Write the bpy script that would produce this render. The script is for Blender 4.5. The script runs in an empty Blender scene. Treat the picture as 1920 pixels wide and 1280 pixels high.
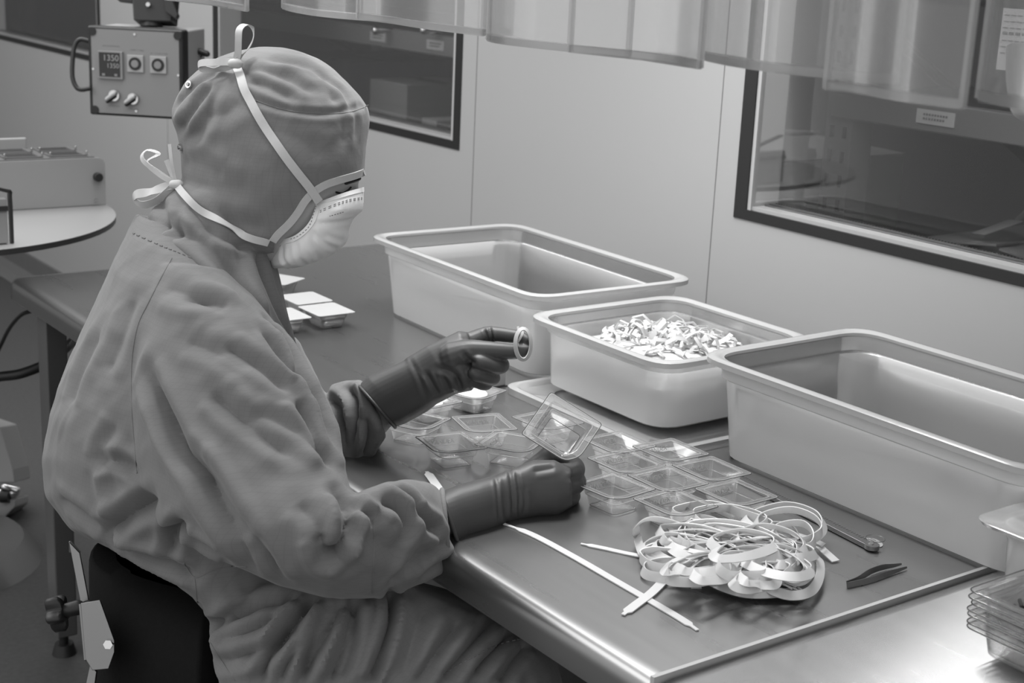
import bpy, bmesh, math, random
import numpy as np
from mathutils import Vector, Matrix, noise
from mathutils.bvhtree import BVHTree

S = bpy.context.scene
COL = S.collection
random.seed(4)

# ------------------------------------------------------------------ camera
FPX = 2760.98
ROT = np.array([[0.58458037, 0.81015528, 0.04375181],
                [0.23547379, -0.11781122, -0.96471375],
                [-0.77641348, 0.57425512, -0.25964046]])   # right, down, forward
EYE = np.array([0.0, 0.0, 1.40])
cd = bpy.data.cameras.new('camera')
cam = bpy.data.objects.new('camera', cd)
COL.objects.link(cam)
cd.sensor_width = 36.0
cd.lens = FPX * 36.0 / 1920.0
cd.clip_start = 0.05
cd.dof.use_dof = True
cd.dof.focus_distance = 1.75
cd.dof.aperture_fstop = 10.0
cam.matrix_world = Matrix(((ROT[0][0], -ROT[1][0], -ROT[2][0], EYE[0]),
                           (ROT[0][1], -ROT[1][1], -ROT[2][1], EYE[1]),
                           (ROT[0][2], -ROT[1][2], -ROT[2][2], EYE[2]),
                           (0, 0, 0, 1)))
S.camera = cam
S.view_settings.view_transform = 'Standard'
S.view_settings.look = 'None'
S.view_settings.gamma = 1.0
S.view_settings.use_curve_mapping = False
S.view_settings.exposure = 0.0
S.cycles.max_bounces = 10
S.cycles.transparent_max_bounces = 40
S.cycles.caustics_reflective = False
S.cycles.caustics_refractive = False

# ------------------------------------------------------------------ light
wd = bpy.data.worlds.new('world')
S.world = wd
wd.use_nodes = True
wd.node_tree.nodes['Background'].inputs['Color'].default_value = (1, 1, 1, 1)
wd.node_tree.nodes['Background'].inputs['Strength'].default_value = 0.86


def area(name, loc, size, power, look=None, spread=180):
    l = bpy.data.lights.new(name, 'AREA')
    l.shape = 'RECTANGLE'
    l.size, l.size_y = size
    l.energy = power
    l.spread = math.radians(spread)
    o = bpy.data.objects.new(name, l)
    COL.objects.link(o)
    o.location = loc
    if look is not None:
        d = Vector(look) - Vector(loc)
        o.rotation_euler = d.to_track_quat('-Z', 'Y').to_euler()
    return o


area('hood_light', (-3.15, 1.15, 2.25), (2.2, 0.5), 12, None, 140)
area('work_tube_near', (-1.79, 1.20, 2.05), (0.02, 1.1), 5.0, None, 110)
area('work_tube_far', (-1.63, 1.20, 2.05), (0.05, 1.1), 10.0, None, 110)
area('room_light', (-2.9, -0.9, 2.4), (1.8, 1.2), 20, (-1.5, 1.2, 0.8))
area('left_room_light', (-4.3, 0.6, 2.6), (1.2, 0.6), 16, (-4.0, 1.3, 0.8))
area('store_light', (-2.4, 3.6, 2.6), (3.0, 0.5), 7)
area('window_reveal_fill', (-1.6, 2.10, 2.3), (3.0, 0.15), 2.2)  # added fill close behind the windows, brightens their reveals


# ------------------------------------------------------------------ survey helpers (calibrated lens -> world metres)
def P(px, py, t):
    return EYE + t * ((px - 960) / FPX * ROT[0] + (py - 640) / FPX * ROT[1] + ROT[2])


def ray(px, py):
    return (px - 960) / FPX * ROT[0] + (py - 640) / FPX * ROT[1] + ROT[2]


def onZ(px, py, z):
    d = ray(px, py)
    return EYE + (z - EYE[2]) / d[2] * d


def onY(px, py, y):
    d = ray(px, py)
    return EYE + y / d[1] * d


def proj(v):
    q = (np.asarray(v) - EYE) @ ROT.T
    return np.stack([960 + FPX * q[..., 0] / q[..., 2], 640 + FPX * q[..., 1] / q[..., 2]], -1)


# ------------------------------------------------------------------ materials
def mat(name, g, rough=0.5, metal=0.0, **kw):
    m = bpy.data.materials.new(name)
    m.use_nodes = True
    b = m.node_tree.nodes['Principled BSDF']
    b.inputs['Base Color'].default_value = (g, g, g, 1)
    b.inputs['Roughness'].default_value = rough
    b.inputs['Metallic'].default_value = metal
    for k, v in kw.items():
        b.inputs[k.replace('_', ' ')].default_value = v
    return m


def nt(m):
    n = m.node_tree
    return n, n.nodes, n.links, n.nodes['Principled BSDF']


def noise_mat(name, g0, g1, scale, rough=0.5, metal=0.0, stretch=(1, 1, 1), bump=0.0, detail=4, rvar=0.0, **kw):
    m = mat(name, g0, rough, metal, **kw)
    n, N, L, b = nt(m)
    tc = N.new('ShaderNodeTexCoord')
    mp = N.new('ShaderNodeMapping')
    mp.inputs['Scale'].default_value = stretch
    nz = N.new('ShaderNodeTexNoise')
    nz.inputs['Scale'].default_value = scale
    nz.inputs['Detail'].default_value = detail
    cr = N.new('ShaderNodeMix')
    cr.data_type = 'RGBA'
    cr.inputs[6].default_value = (g0, g0, g0, 1)
    cr.inputs[7].default_value = (g1, g1, g1, 1)
    L.new(tc.outputs['Object'], mp.inputs['Vector'])
    L.new(mp.outputs[0], nz.inputs['Vector'])
    L.new(nz.outputs['Fac'], cr.inputs[0])
    L.new(cr.outputs[2], b.inputs['Base Color'])
    if bump:
        bp = N.new('ShaderNodeBump')
        bp.inputs['Strength'].default_value = bump
        bp.inputs['Distance'].default_value = 0.001
        L.new(nz.outputs['Fac'], bp.inputs['Height'])
        L.new(bp.outputs[0], b.inputs['Normal'])
    if rvar:
        mr = N.new('ShaderNodeMapRange')
        mr.inputs[3].default_value = rough - rvar
        mr.inputs[4].default_value = rough + rvar
        L.new(nz.outputs['Fac'], mr.inputs[0])
        L.new(mr.outputs[0], b.inputs['Roughness'])
    return m


def mix_plastic(name, g, transp, gloss=0.12, transl=0.5, rough=0.25, fres=0.9):
    """milky or clear plastic: transparent + diffuse/translucent + fresnel gloss"""
    m = bpy.data.materials.new(name)
    m.use_nodes = True
    n = m.node_tree
    N, L = n.nodes, n.links
    N.remove(N['Principled BSDF'])
    out = N['Material Output']
    tr = N.new('ShaderNodeBsdfTransparent')
    df = N.new('ShaderNodeBsdfDiffuse')
    tl = N.new('ShaderNodeBsdfTranslucent')
    gl = N.new('ShaderNodeBsdfGlossy')
    gl.inputs['Roughness'].default_value = rough
    for x in (df, tl):
        x.inputs['Color'].default_value = (g, g, g, 1)
    m1 = N.new('ShaderNodeMixShader')
    m1.inputs[0].default_value = transl
    L.new(df.outputs[0], m1.inputs[1])
    L.new(tl.outputs[0], m1.inputs[2])
    m2 = N.new('ShaderNodeMixShader')
    m2.inputs[0].default_value = 1 - transp
    L.new(tr.outputs[0], m2.inputs[1])
    L.new(m1.outputs[0], m2.inputs[2])
    fr = N.new('ShaderNodeFresnel')
    fr.inputs['IOR'].default_value = 1.45
    mul = N.new('ShaderNodeMath')
    mul.operation = 'MULTIPLY_ADD'
    mul.inputs[1].default_value = fres
    mul.inputs[2].default_value = gloss * 0.2
    L.new(fr.outputs[0], mul.inputs[0])
    m3 = N.new('ShaderNodeMixShader')
    L.new(mul.outputs[0], m3.inputs[0])
    L.new(m2.outputs[0], m3.inputs[1])
    L.new(gl.outputs[0], m3.inputs[2])
    L.new(m3.outputs[0], out.inputs['Surface'])
    return m


def fabric(name, g, grid=0.005, dark=0.82, rough=0.8, sheen=0.15):
    m = mat(name, g, rough)
    n, N, L, b = nt(m)
    b.inputs['Sheen Weight'].default_value = sheen
    b.inputs['Specular IOR Level'].default_value = 0.25
    tc = N.new('ShaderNodeTexCoord')
    sx = N.new('ShaderNodeSeparateXYZ')
    L.new(tc.outputs['Object'], sx.inputs[0])
    outs = []
    for k in range(3):
        a = N.new('ShaderNodeMath')
        a.operation = 'MULTIPLY'
        a.inputs[1].default_value = 1 / grid
        L.new(sx.outputs[k], a.inputs[0])
        f = N.new('ShaderNodeMath')
        f.operation = 'FRACT'
        L.new(a.outputs[0], f.inputs[0])
        c = N.new('ShaderNodeMath')
        c.operation = 'LESS_THAN'
        c.inputs[1].default_value = 0.13
        L.new(f.outputs[0], c.inputs[0])
        outs.append(c)
    mx = N.new('ShaderNodeMath')
    mx.operation = 'MAXIMUM'
    L.new(outs[0].outputs[0], mx.inputs[0])
    L.new(outs[2].outputs[0], mx.inputs[1])
    nz = N.new('ShaderNodeTexNoise')
    nz.inputs['Scale'].default_value = 7
    nz.inputs['Detail'].default_value = 5
    ad = N.new('ShaderNodeMath')
    ad.operation = 'MULTIPLY_ADD'
    ad.inputs[1].default_value = 0.35
    L.new(mx.outputs[0], ad.inputs[0])
    nm = N.new('ShaderNodeMath')
    nm.operation = 'MULTIPLY'
    nm.inputs[1].default_value = 0.5
    L.new(nz.outputs['Fac'], nm.inputs[0])
    L.new(nm.outputs[0], ad.inputs[2])
    cr = N.new('ShaderNodeMix')
    cr.data_type = 'RGBA'
    cr.inputs[6].default_value = (g, g, g, 1)
    cr.inputs[7].default_value = (g * dark, g * dark, g * dark, 1)
    L.new(ad.outputs[0], cr.inputs[0])
    L.new(cr.outputs[2], b.inputs['Base Color'])
    nf = N.new('ShaderNodeTexNoise')
    nf.inputs['Scale'].default_value = 60
    nf.inputs['Detail'].default_value = 3
    bp = N.new('ShaderNodeBump')
    bp.inputs['Strength'].default_value = 0.15
    bp.inputs['Distance'].default_value = 0.002
    L.new(nf.outputs['Fac'], bp.inputs['Height'])
    L.new(bp.outputs[0], b.inputs['Normal'])
    return m


M = {}
M['wall'] = noise_mat('white_panel', 0.37, 0.395, 1.2, 0.45)
M['floor'] = noise_mat('speckled_vinyl', 0.04, 0.085, 90, 0.5, detail=6)
M['skirt'] = noise_mat('vinyl_skirting', 0.12, 0.15, 20, 0.45)
M['black'] = mat('black_gasket', 0.012, 0.5)
M['blackplastic'] = noise_mat('black_plastic', 0.010, 0.016, 30, 0.42)
M['blackfabric'] = noise_mat('black_upholstery', 0.004, 0.007, 160, 0.85, bump=0.3, Specular_IOR_Level=0.15)
M['whitepaint'] = noise_mat('white_paint', 0.42, 0.46, 3, 0.4)
M['alu'] = noise_mat('aluminium', 0.34, 0.40, 40, 0.32, 1.0)
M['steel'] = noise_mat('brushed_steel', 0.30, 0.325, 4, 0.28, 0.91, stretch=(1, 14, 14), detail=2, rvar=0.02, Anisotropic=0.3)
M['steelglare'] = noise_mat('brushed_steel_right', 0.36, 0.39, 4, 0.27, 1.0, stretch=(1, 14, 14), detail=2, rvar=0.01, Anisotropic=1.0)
for key in ('steel', 'steelglare'):
    n_, N_, L_, b_ = nt(M[key])
    cx = N_.new('ShaderNodeCombineXYZ')
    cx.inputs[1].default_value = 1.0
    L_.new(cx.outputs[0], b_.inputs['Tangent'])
M['steeldark'] = noise_mat('dull_steel', 0.24, 0.30, 8, 0.35, 1.0)
M['framedark'] = noise_mat('painted_frame', 0.075, 0.09, 12, 0.4)
M['gown'] = fabric('coverall_fabric', 0.17)
M['hoodfab'] = fabric('hood_fabric', 0.175, 0.0045)
M['tape'] = noise_mat('white_tape', 0.46, 0.52, 200, 0.7)
M['seam'] = mat('seam_thread', 0.17, 0.8)
M['mask'] = noise_mat('mask_paper', 0.76, 0.80, 60, 0.85)
M['skin'] = noise_mat('skin', 0.38, 0.42, 30, 0.5)
M['hair'] = mat('dark_hair', 0.01, 0.6)
M['glove'] = noise_mat('nitrile_rubber', 0.045, 0.055, 25, 0.5, bump=0.1)
M['bin'] = mix_plastic('milky_polypropylene', 1.0, 0.10, 0.10, 0.40, 0.22)
M['binrim'] = mix_plastic('milky_rim_toned_down', 0.72, 0.30, 0.10, 0.4, 0.22)  # bin plastic, darkened on the rim to offset the strong top light
M['bininner'] = mix_plastic('clear_inner_skin', 0.97, 0.85, 0.10, 0.5, 0.22)
M['clearlid'] = mix_plastic('clear_lid_plastic', 0.96, 0.5, 0.3, 0.4, 0.12)
M['clear'] = mix_plastic('clear_blister_plastic', 0.95, 0.93, 0.2, 0.4, 0.08, 0.38)
M['curtain'] = mix_plastic('clear_soft_vinyl', 0.75, 0.90, 0.1, 0.5, 0.15, 0.5)
M['curtainedge'] = mix_plastic('vinyl_edge', 0.6, 0.6, 0.1, 0.5, 0.2, 0.5)
M['glass'] = mix_plastic('window_glass', 0.5, 0.996, 0.0, 0.0, 0.01, 0.22)
M['strap'] = mix_plastic('translucent_silicone', 1.0, 0.10, 0.1, 0.4, 0.35)
M['film'] = mix_plastic('white_film', 0.95, 0.12, 0.1, 0.4, 0.3)
M['white'] = noise_mat('white_paper', 0.36, 0.38, 40, 0.6)
M['paperprint'] = mat('print_ink', 0.12, 0.7)
M['rackpaint'] = noise_mat('rack_paint', 0.12, 0.14, 10, 0.5)
M['rackdark'] = noise_mat('rack_upright_paint', 0.13, 0.15, 10, 0.5)
M['card'] = noise_mat('cardboard', 0.19, 0.23, 6, 0.8, stretch=(1, 1, 14))
M['carddark'] = noise_mat('cardboard_dark', 0.09, 0.11, 6, 0.8)
M['shelfdark'] = mat('shelf_dark', 0.02, 0.9, Specular_IOR_Level=0.0)
M['edgerefract'] = mix_plastic('painted_edge_refraction', 0.10, 0.2, 0.2, 0.3, 0.1)  # dark tone painted in for refraction at the clear tray edges
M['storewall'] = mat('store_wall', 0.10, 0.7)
M['panelgrey'] = noise_mat('grey_front_panel', 0.22, 0.24, 4, 0.4)
M['panelcase'] = noise_mat('light_case', 0.34, 0.37, 4, 0.4)
M['lcd'] = mat('display_window', 0.02, 0.15)
M['digit'] = mat('display_digit', 0.30, 0.5)
M['chrome'] = mat('chrome', 0.7, 0.15, 1.0)
M['machine'] = noise_mat('machine_white', 0.28, 0.31, 3, 0.35)
M['greyplate'] = noise_mat('grey_plate', 0.12, 0.14, 8, 0.4)
M['foam'] = mat('white_pad', 0.72, 0.9)
M['lint'] = mat('dark_content', 0.05, 0.5)


# ------------------------------------------------------------------ mesh helpers
def link(o):
    COL.objects.link(o)
    return o


def tag(o, label=None, cat=None, group=None, kind=None):
    if label:
        o['label'] = label
    if cat:
        o['category'] = cat
    if group:
        o['group'] = group
    if kind:
        o['kind'] = kind
    return o


def thing(name, loc, label, cat, group=None):
    o = bpy.data.objects.new(name, None)
    o.empty_display_size = 0.05
    o.location = loc
    link(o)
    return tag(o, label, cat, group)


def world_loc(o):
    v = Vector((0, 0, 0))
    while o is not None:
        v = v + o.location
        o = o.parent
    return v


def obj(name, verts, faces, m, parent=None, smooth=True, bevel=0.0, loc=None):
    """verts in world metres; stored relative to the parent (or to loc for a top-level mesh)"""
    off = world_loc(parent) if parent is not None else Vector(loc if loc is not None else (0, 0, 0))
    me = bpy.data.meshes.new(name)
    vv = [(v[0] - off[0], v[1] - off[1], v[2] - off[2]) for v in verts]
    me.from_pydata(vv, [], [tuple(int(i) for i in f) for f in faces])
    me.validate()
    bm = bmesh.new()
    bm.from_mesh(me)
    bmesh.ops.recalc_face_normals(bm, faces=bm.faces)
    bm.to_mesh(me)
    bm.free()
    if smooth:
        me.polygons.foreach_set('use_smooth', [True] * len(me.polygons))
    me.materials.append(m)
    o = bpy.data.objects.new(name, me)
    if parent is not None:
        o.parent = parent
    elif loc is not None:
        o.location = loc
    link(o)
    if bevel:
        b = o.modifiers.new('bevel', 'BEVEL')
        b.width = bevel
        b.segments = 3
        b.limit_method = 'ANGLE'
        b.angle_limit = math.radians(40)
    if smooth:
        try:
            me.set_sharp_from_angle(angle=math.radians(50))
        except Exception:
            pass
    return o


class MB:
    def __init__(self):
        self.v, self.f = [], []

    def add(self, vs, fs):
        k = len(self.v)
        self.v += [tuple(float(c) for c in p) for p in vs]
        self.f += [tuple(i + k for i in f) for f in fs]
        return self

    def box(self, x0, x1, y0, y1, z0, z1):
        vs = [(x, y, z) for z in (z0, z1) for y in (y0, y1) for x in (x0, x1)]
        return self.add(vs, [(0, 2, 3, 1), (4, 5, 7, 6), (0, 1, 5, 4), (2, 6, 7, 3), (0, 4, 6, 2), (1, 3, 7, 5)])

    def obox(self, c, ax, ay, az, h):
        """oriented box: centre c, unit axes, half sizes h"""
        c, ax, ay, az = map(np.asarray, (c, ax, ay, az))
        vs = [c + sx * h[0] * ax + sy * h[1] * ay + sz * h[2] * az for sz in (-1, 1) for sy in (-1, 1) for sx in (-1, 1)]
        return self.add(vs, [(0, 2, 3, 1), (4, 5, 7, 6), (0, 1, 5, 4), (2, 6, 7, 3), (0, 4, 6, 2), (1, 3, 7, 5)])

    def loft(self, rings, caps=True, closed_u=False):
        n = len(rings[0])
        k = len(self.v)
        vs = [p for r in rings for p in r]
        fs = []
        R = len(rings)
        for i in range(R if closed_u else R - 1):
            j = (i + 1) % R
            for a in range(n):
                b = (a + 1) % n
                fs.append((i * n + a, i * n + b, j * n + b, j * n + a))
        if caps and not closed_u:
            c0 = np.mean(np.array(rings[0], float), 0)
            c1 = np.mean(np.array(rings[-1], float), 0)
            vs += [c0, c1]
            q = R * n
            for a in range(n):
                b = (a + 1) % n
                fs.append((q, b, a))
                fs.append((q + 1, (R - 1) * n + a, (R - 1) * n + b))
        return self.add(vs, fs)

    def tube(self, pts, r, n=12, round_ends=True):
        pts = [np.asarray(p, float) for p in pts]
        rs = [r] * len(pts) if np.isscalar(r) else list(r)
        T = []
        for i in range(len(pts)):
            a = pts[max(i - 1, 0)]
            b = pts[min(i + 1, len(pts) - 1)]
            d = b - a
            T.append(d / (np.linalg.norm(d) + 1e-12))
        u = np.cross(T[0], [0, 0, 1.0])
        if np.linalg.norm(u) < 1e-3:
            u = np.cross(T[0], [0, 1.0, 0])
        u /= np.linalg.norm(u)
        rings = []

        def ring(c, u, w, rr):
            return [c + rr * (math.cos(2 * math.pi * k / n) * u + math.sin(2 * math.pi * k / n) * w) for k in range(n)]
        frames = []
        for i in range(len(pts)):
            u = u - T[i] * np.dot(u, T[i])
            u /= np.linalg.norm(u)
            frames.append((u, np.cross(T[i], u)))
        if round_ends:
            for a in (80, 55, 28):
                a = math.radians(a)
                rings.append(ring(pts[0] - T[0] * rs[0] * math.sin(a), *frames[0], rs[0] * math.cos(a)))
        for i in range(len(pts)):
            rings.append(ring(pts[i], *frames[i], rs[i]))
        if round_ends:
            for a in (28, 55, 80):
                a = math.radians(a)
                rings.append(ring(pts[-1] + T[-1] * rs[-1] * math.sin(a), *frames[-1], rs[-1] * math.cos(a)))
        return self.loft(rings)

    def ribbon(self, pts, nrm, w, th=0.0008, closed=False):
        pts = [np.asarray(p, float) for p in pts]
        n = len(pts)
        ws = [w] * n if np.isscalar(w) else w
        rings = []
        for i in range(n):
            a = pts[(i - 1) % n] if closed else pts[max(i - 1, 0)]
            b = pts[(i + 1) % n] if closed else pts[min(i + 1, n - 1)]
            t = b - a
            t /= np.linalg.norm(t) + 1e-12
            m = np.asarray(nrm[i], float)
            m = m - t * np.dot(m, t)
            m /= np.linalg.norm(m) + 1e-12
            s = np.cross(t, m) * ws[i] / 2
            m = m * th / 2
            rings.append([pts[i] + s + m, pts[i] - s + m, pts[i] - s - m, pts[i] + s - m])
        return self.loft(rings, caps=not closed, closed_u=closed)

    def disc(self, c, ax, r, h, n=32):
        c, ax = np.asarray(c, float), np.asarray(ax, float)
        ax = ax / np.linalg.norm(ax)
        return self.tube([c - ax * h / 2, c + ax * h / 2], r, n, False)

    def build(self, name, m, parent=None, smooth=True, bevel=0.0, loc=None):
        return obj(name, self.v, self.f, m, parent, smooth, bevel, loc)


def spline(pts, k=6, closed=False):
    pts = [np.asarray(p, float) for p in pts]
    n = len(pts)
    out = []
    for i in range(n if closed else n - 1):
        g = (lambda j: pts[j % n]) if closed else (lambda j: pts[min(max(j, 0), n - 1)])
        p0, p1, p2, p3 = g(i - 1), g(i), g(i + 1), g(i + 2)
        for s in range(k):
            t = s / k
            out.append(0.5 * ((2 * p1) + (-p0 + p2) * t + (2 * p0 - 5 * p1 + 4 * p2 - p3) * t * t + (-p0 + 3 * p1 - 3 * p2 + p3) * t ** 3))
    if not closed:
        out.append(pts[-1])
    return out


def inset(poly, d):
    """convex CCW polygon moved inwards by d"""
    n = len(poly)
    out = []
    for i in range(n):
        p0, p1, p2 = (np.array(poly[(i + k) % n], float) for k in (-1, 0, 1))
        a, b = p1 - p0, p2 - p1
        a /= np.linalg.norm(a)
        b /= np.linalg.norm(b)
        na, nb = np.array([-a[1], a[0]]), np.array([-b[1], b[0]])
        k = (na + nb) / (1 + np.dot(na, nb))
        out.append(p1 + k * d)
    return out


def fillet(poly, rad, k=5):
    n = len(poly)
    rs = [rad] * n if np.isscalar(rad) else rad
    out = []
    for i in range(n):
        p0, p1, p2 = (np.array(poly[(i + j) % n], float) for j in (-1, 0, 1))
        a, b = p0 - p1, p2 - p1
        la, lb = np.linalg.norm(a), np.linalg.norm(b)
        a /= la
        b /= lb
        r = min(rs[i], 0.45 * la, 0.45 * lb)
        s, e = p1 + a * r, p1 + b * r
        for j in range(k + 1):
            t = j / k
            out.append((1 - t) ** 2 * s + 2 * t * (1 - t) * p1 + t * t * e)
    return out


def at_z(poly, z, c=(0, 0)):
    return [(p[0] + c[0], p[1] + c[1], z) for p in poly]


def copy_tree(o, parent=None):
    c = o.copy()
    COL.objects.link(c)
    c.parent = parent
    for ch in list(o.children):
        copy_tree(ch, c)
    return c


# ------------------------------------------------------------------ room
YW = 1.867           # near face of the long wall
BX = [(-6.24, -4.956), (-4.056, -2.757), (-1.872, -0.573)]   # windows (outer edge of black border)
WZ0, WZ1 = 0.947, 2.0
TH = 0.07


def struct(o):
    o['kind'] = 'structure'
    return o


w = MB()
xs = [-7.2] + [c for a, b in BX for c in (a + 0.03, b - 0.03)] + [0.9]
for i in range(0, len(xs), 2):
    w.box(xs[i], xs[i + 1], YW, YW + TH, 0, 2.7)
for a, b in BX:
    w.box(a + 0.03, b - 0.03, YW, YW + TH, 0, WZ0 + 0.013)
    w.box(a + 0.03, b - 0.03, YW, YW + TH, WZ1, 2.7)
struct(w.build('wall_back', M['wall'], None, False))
# fine vertical panel joints
for k, px in enumerate((-1.926, -2.70, -4.40)):
    struct(MB().box(px - 0.0008, px + 0.0008, YW - 0.0006, YW, 0.0, 2.7).build('trim_%d' % (k + 10), M['skirt'], None, False))
struct(MB().box(-7.2, -7.14, -2.2, YW, 0, 2.7).build('wall_left', M['wall'], None, False))
struct(MB().box(-9.3, 1.2, -2.2, 6.2, -0.05, 0).build('floor', M['floor'], None, False))
# coved vinyl skirting along the long wall
cv = MB()
prof = [(YW, 0.12), (YW - 0.012, 0.12), (YW - 0.014, 0.05), (YW - 0.03, 0.02), (YW - 0.07, 0.003), (YW - 0.07, 0), (YW, 0)]
cv.loft([[(x, y, z) for y, z in prof] for x in (-7.14, 0.9)])
struct(cv.build('baseboard_back', M['skirt'], None, False))

for i, (a, b) in enumerate(BX):
    # black border ring, inner frame, aluminium spacer, two panes
    bo = MB()
    z0, z1 = WZ0, WZ1 + 0.03
    bw = 0.022
    y0, y1 = YW - 0.002, YW + 0.004
    zi = z0 + 0.018
    bo.box(a, a + 0.03, y0, y1, zi, z1 - 0.03).box(b - 0.026, b, y0, y1, zi, z1 - 0.03)
    bo.box(a, b, y0, y1, z0, zi).box(a, b, y0, y1, z1 - 0.03, z1)
    win = struct(bo.build('window_%d' % (i + 1), M['black'], None, False))
    x0, x1, zz0, zz1 = a + 0.03, b - 0.026, z0 + 0.018, WZ1
    fr = MB()
    fr.box(x0, x0 + 0.008, YW + 0.001, YW + TH, zz0, zz1).box(x1 - 0.012, x1, YW + 0.001, YW + TH, zz0, zz1)
    fr.box(x0, x1, YW + 0.005, YW + 0.034, zz0 - 0.004, zz0 + 0.006)
    fr.build('window_frame', M['whitepaint'], win, False)
    sp = MB()
    for q in range(3):
        yy = YW + 0.036 + q * 0.011
        sp.box(x0 + 0.008, x1 - 0.012, yy, yy + 0.0075, zz0 - 0.002, zz0 + 0.008 + 0.0015 * (q % 2))
    sp.build('aluminium_spacer', M['alu'], win, False)
    if i > 0:
        pf = MB()
        q = x0 + 0.012
        while q < x1 - 0.02 and q < x0 + 1.2:
            pf.box(q, q + 0.0028, YW + 0.0590, YW + 0.0615, zz0 + 0.0085, zz0 + 0.0098)
            q += 0.0062
        pf.build('spacer_perforations', M['black'], win, False)
    MB().box(x0, x1, YW + 0.0045, YW + 0.0065, zz0, zz1).build('pane', M['glass'], win, False)
    MB().box(x0, x1, YW + TH - 0.004, YW + TH - 0.002, zz0, zz1).build('pane', M['glass'], win, False)

# store room behind the wall
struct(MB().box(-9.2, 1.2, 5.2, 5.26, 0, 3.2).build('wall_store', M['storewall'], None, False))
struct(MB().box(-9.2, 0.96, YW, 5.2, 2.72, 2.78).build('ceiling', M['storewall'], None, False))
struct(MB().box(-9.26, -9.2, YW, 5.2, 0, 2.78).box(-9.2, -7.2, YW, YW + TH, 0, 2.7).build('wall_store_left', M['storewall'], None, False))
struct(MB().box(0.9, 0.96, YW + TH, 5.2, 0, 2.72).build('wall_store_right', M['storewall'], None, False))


def carton(x0, x1, y0, y1, z0, z1, label, m='card', group='cartons in the store room', flaps=0.0, paper=None, rot=0):
    t = thing('carton', ((x0 + x1) / 2, (y0 + y1) / 2, z0), label, 'box', group)
    MB().box(x0, x1, y0, y1, z0, z1 - 0.004).build('carton_body', M[m], t, False, 0.003)
    if flaps:
        xm = (x0 + x1) / 2
        f1 = MB()
        f1.add([(x0, y0, z1), (xm, y0 + 0.02, z1 + flaps), (xm, y1 - 0.02, z1 + flaps), (x0, y1, z1),
                (x0, y0, z1 - 0.003), (xm, y0 + 0.02, z1 + flaps - 0.004), (xm, y1 - 0.02, z1 + flaps - 0.004), (x0, y1, z1 - 0.003)],
               [(0, 1, 2, 3), (7, 6, 5, 4), (0, 4, 5, 1), (1, 5, 6, 2), (2, 6, 7, 3), (3, 7, 4, 0)])
        f1.build('flap', M[m], t, False)
        f2 = MB()
        f2.add([(xm, y0 + 0.03, z1 + flaps * .6), (x1, y0, z1), (x1, y1, z1), (xm, y1 - 0.03, z1 + flaps * .6),
                (xm, y0 + 0.03, z1 + flaps * .6 - 0.004), (x1, y0, z1 - 0.003), (x1, y1, z1 - 0.003), (xm, y1 - 0.03, z1 + flaps * .6 - 0.004)],
               [(0, 1, 2, 3), (7, 6, 5, 4), (0, 4, 5, 1), (1, 5, 6, 2), (2, 6, 7, 3), (3, 7, 4, 0)])
        f2.build('flap', M[m], t, False)
    else:
        MB().box(x0, x1, (y0 + y1) / 2 - 0.025, (y0 + y1) / 2 + 0.025, z1 - 0.004, z1 - 0.003).build('packing_tape', M['carddark'], t, False)
    if paper:
        px0, px1, pz0, pz1 = paper
        MB().box(px0, px1, y0 - 0.002, y0 - 0.0005, pz0, pz1).build('paper_label', M['white'], t, False)
        pr = MB()
        for k in range(4):
            zz = pz1 - (k + 1) * (pz1 - pz0) / 5
            pr.box(px0 + 0.004, px1 - 0.006 - 0.01 * (k % 2), y0 - 0.0028, y0 - 0.002, zz, zz + (pz1 - pz0) * 0.05)
        pr.build('label_print', M['paperprint'], t, False)
    return t


# racking : uprights with punched holes, beams, shelves
def rack(x0, x1, y0, y1, label):
    t = thing('pallet_rack', ((x0 + x1) / 2, y0, 0), label, 'shelving', 'pallet racks in the store room')
    for ux in (x0, x1):
        for uy in (y0, y1):
            up = MB()
            up.box(ux - 0.035, ux + 0.035, uy - 0.004, uy, 0, 2.5).box(ux - 0.035, ux - 0.031, uy, uy + 0.06, 0, 2.5).box(ux + 0.031, ux + 0.035, uy, uy + 0.06, 0, 2.5)
            u = up.build('upright', M['rackdark'], t, False)
            if uy == y0:
                hl = MB()
                for k in range(26):
                    z = 0.55 + k * 0.05
                    for s in (-0.017, 0.017):
                        hl.box(ux + s - 0.005, ux + s + 0.005, uy - 0.0055, uy - 0.004, z, z + 0.024)
                hl.build('slots', M['black'], u, False)['kind'] = 'stuff'
        for k in range(6):
            z = 0.1 + 0.4 * k
            br = MB().tube([(ux, y0 + 0.05, z), (ux, y1, z + 0.4)] if k % 2 else [(ux, y0 + 0.05, z + 0.4), (ux, y1, z)], 0.012, 8, False)
            br.build('brace', M['rackpaint'], t, False)
    for z in (0.62, 1.09, 1.62):
        for yy in (y0 - 0.012, y1):
            bm_ = MB().box(x0 - 0.02, x1 + 0.02, yy, yy + 0.035, z, z + 0.055)
            bm_.build('beam', M['rackpaint'], t, False, 0.003)
        MB().box(x0, x1, y0 + 0.02, y1, z + 0.045, z + 0.055).build('shelf_panel', M['shelfdark'], t, False)
    return t


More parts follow.
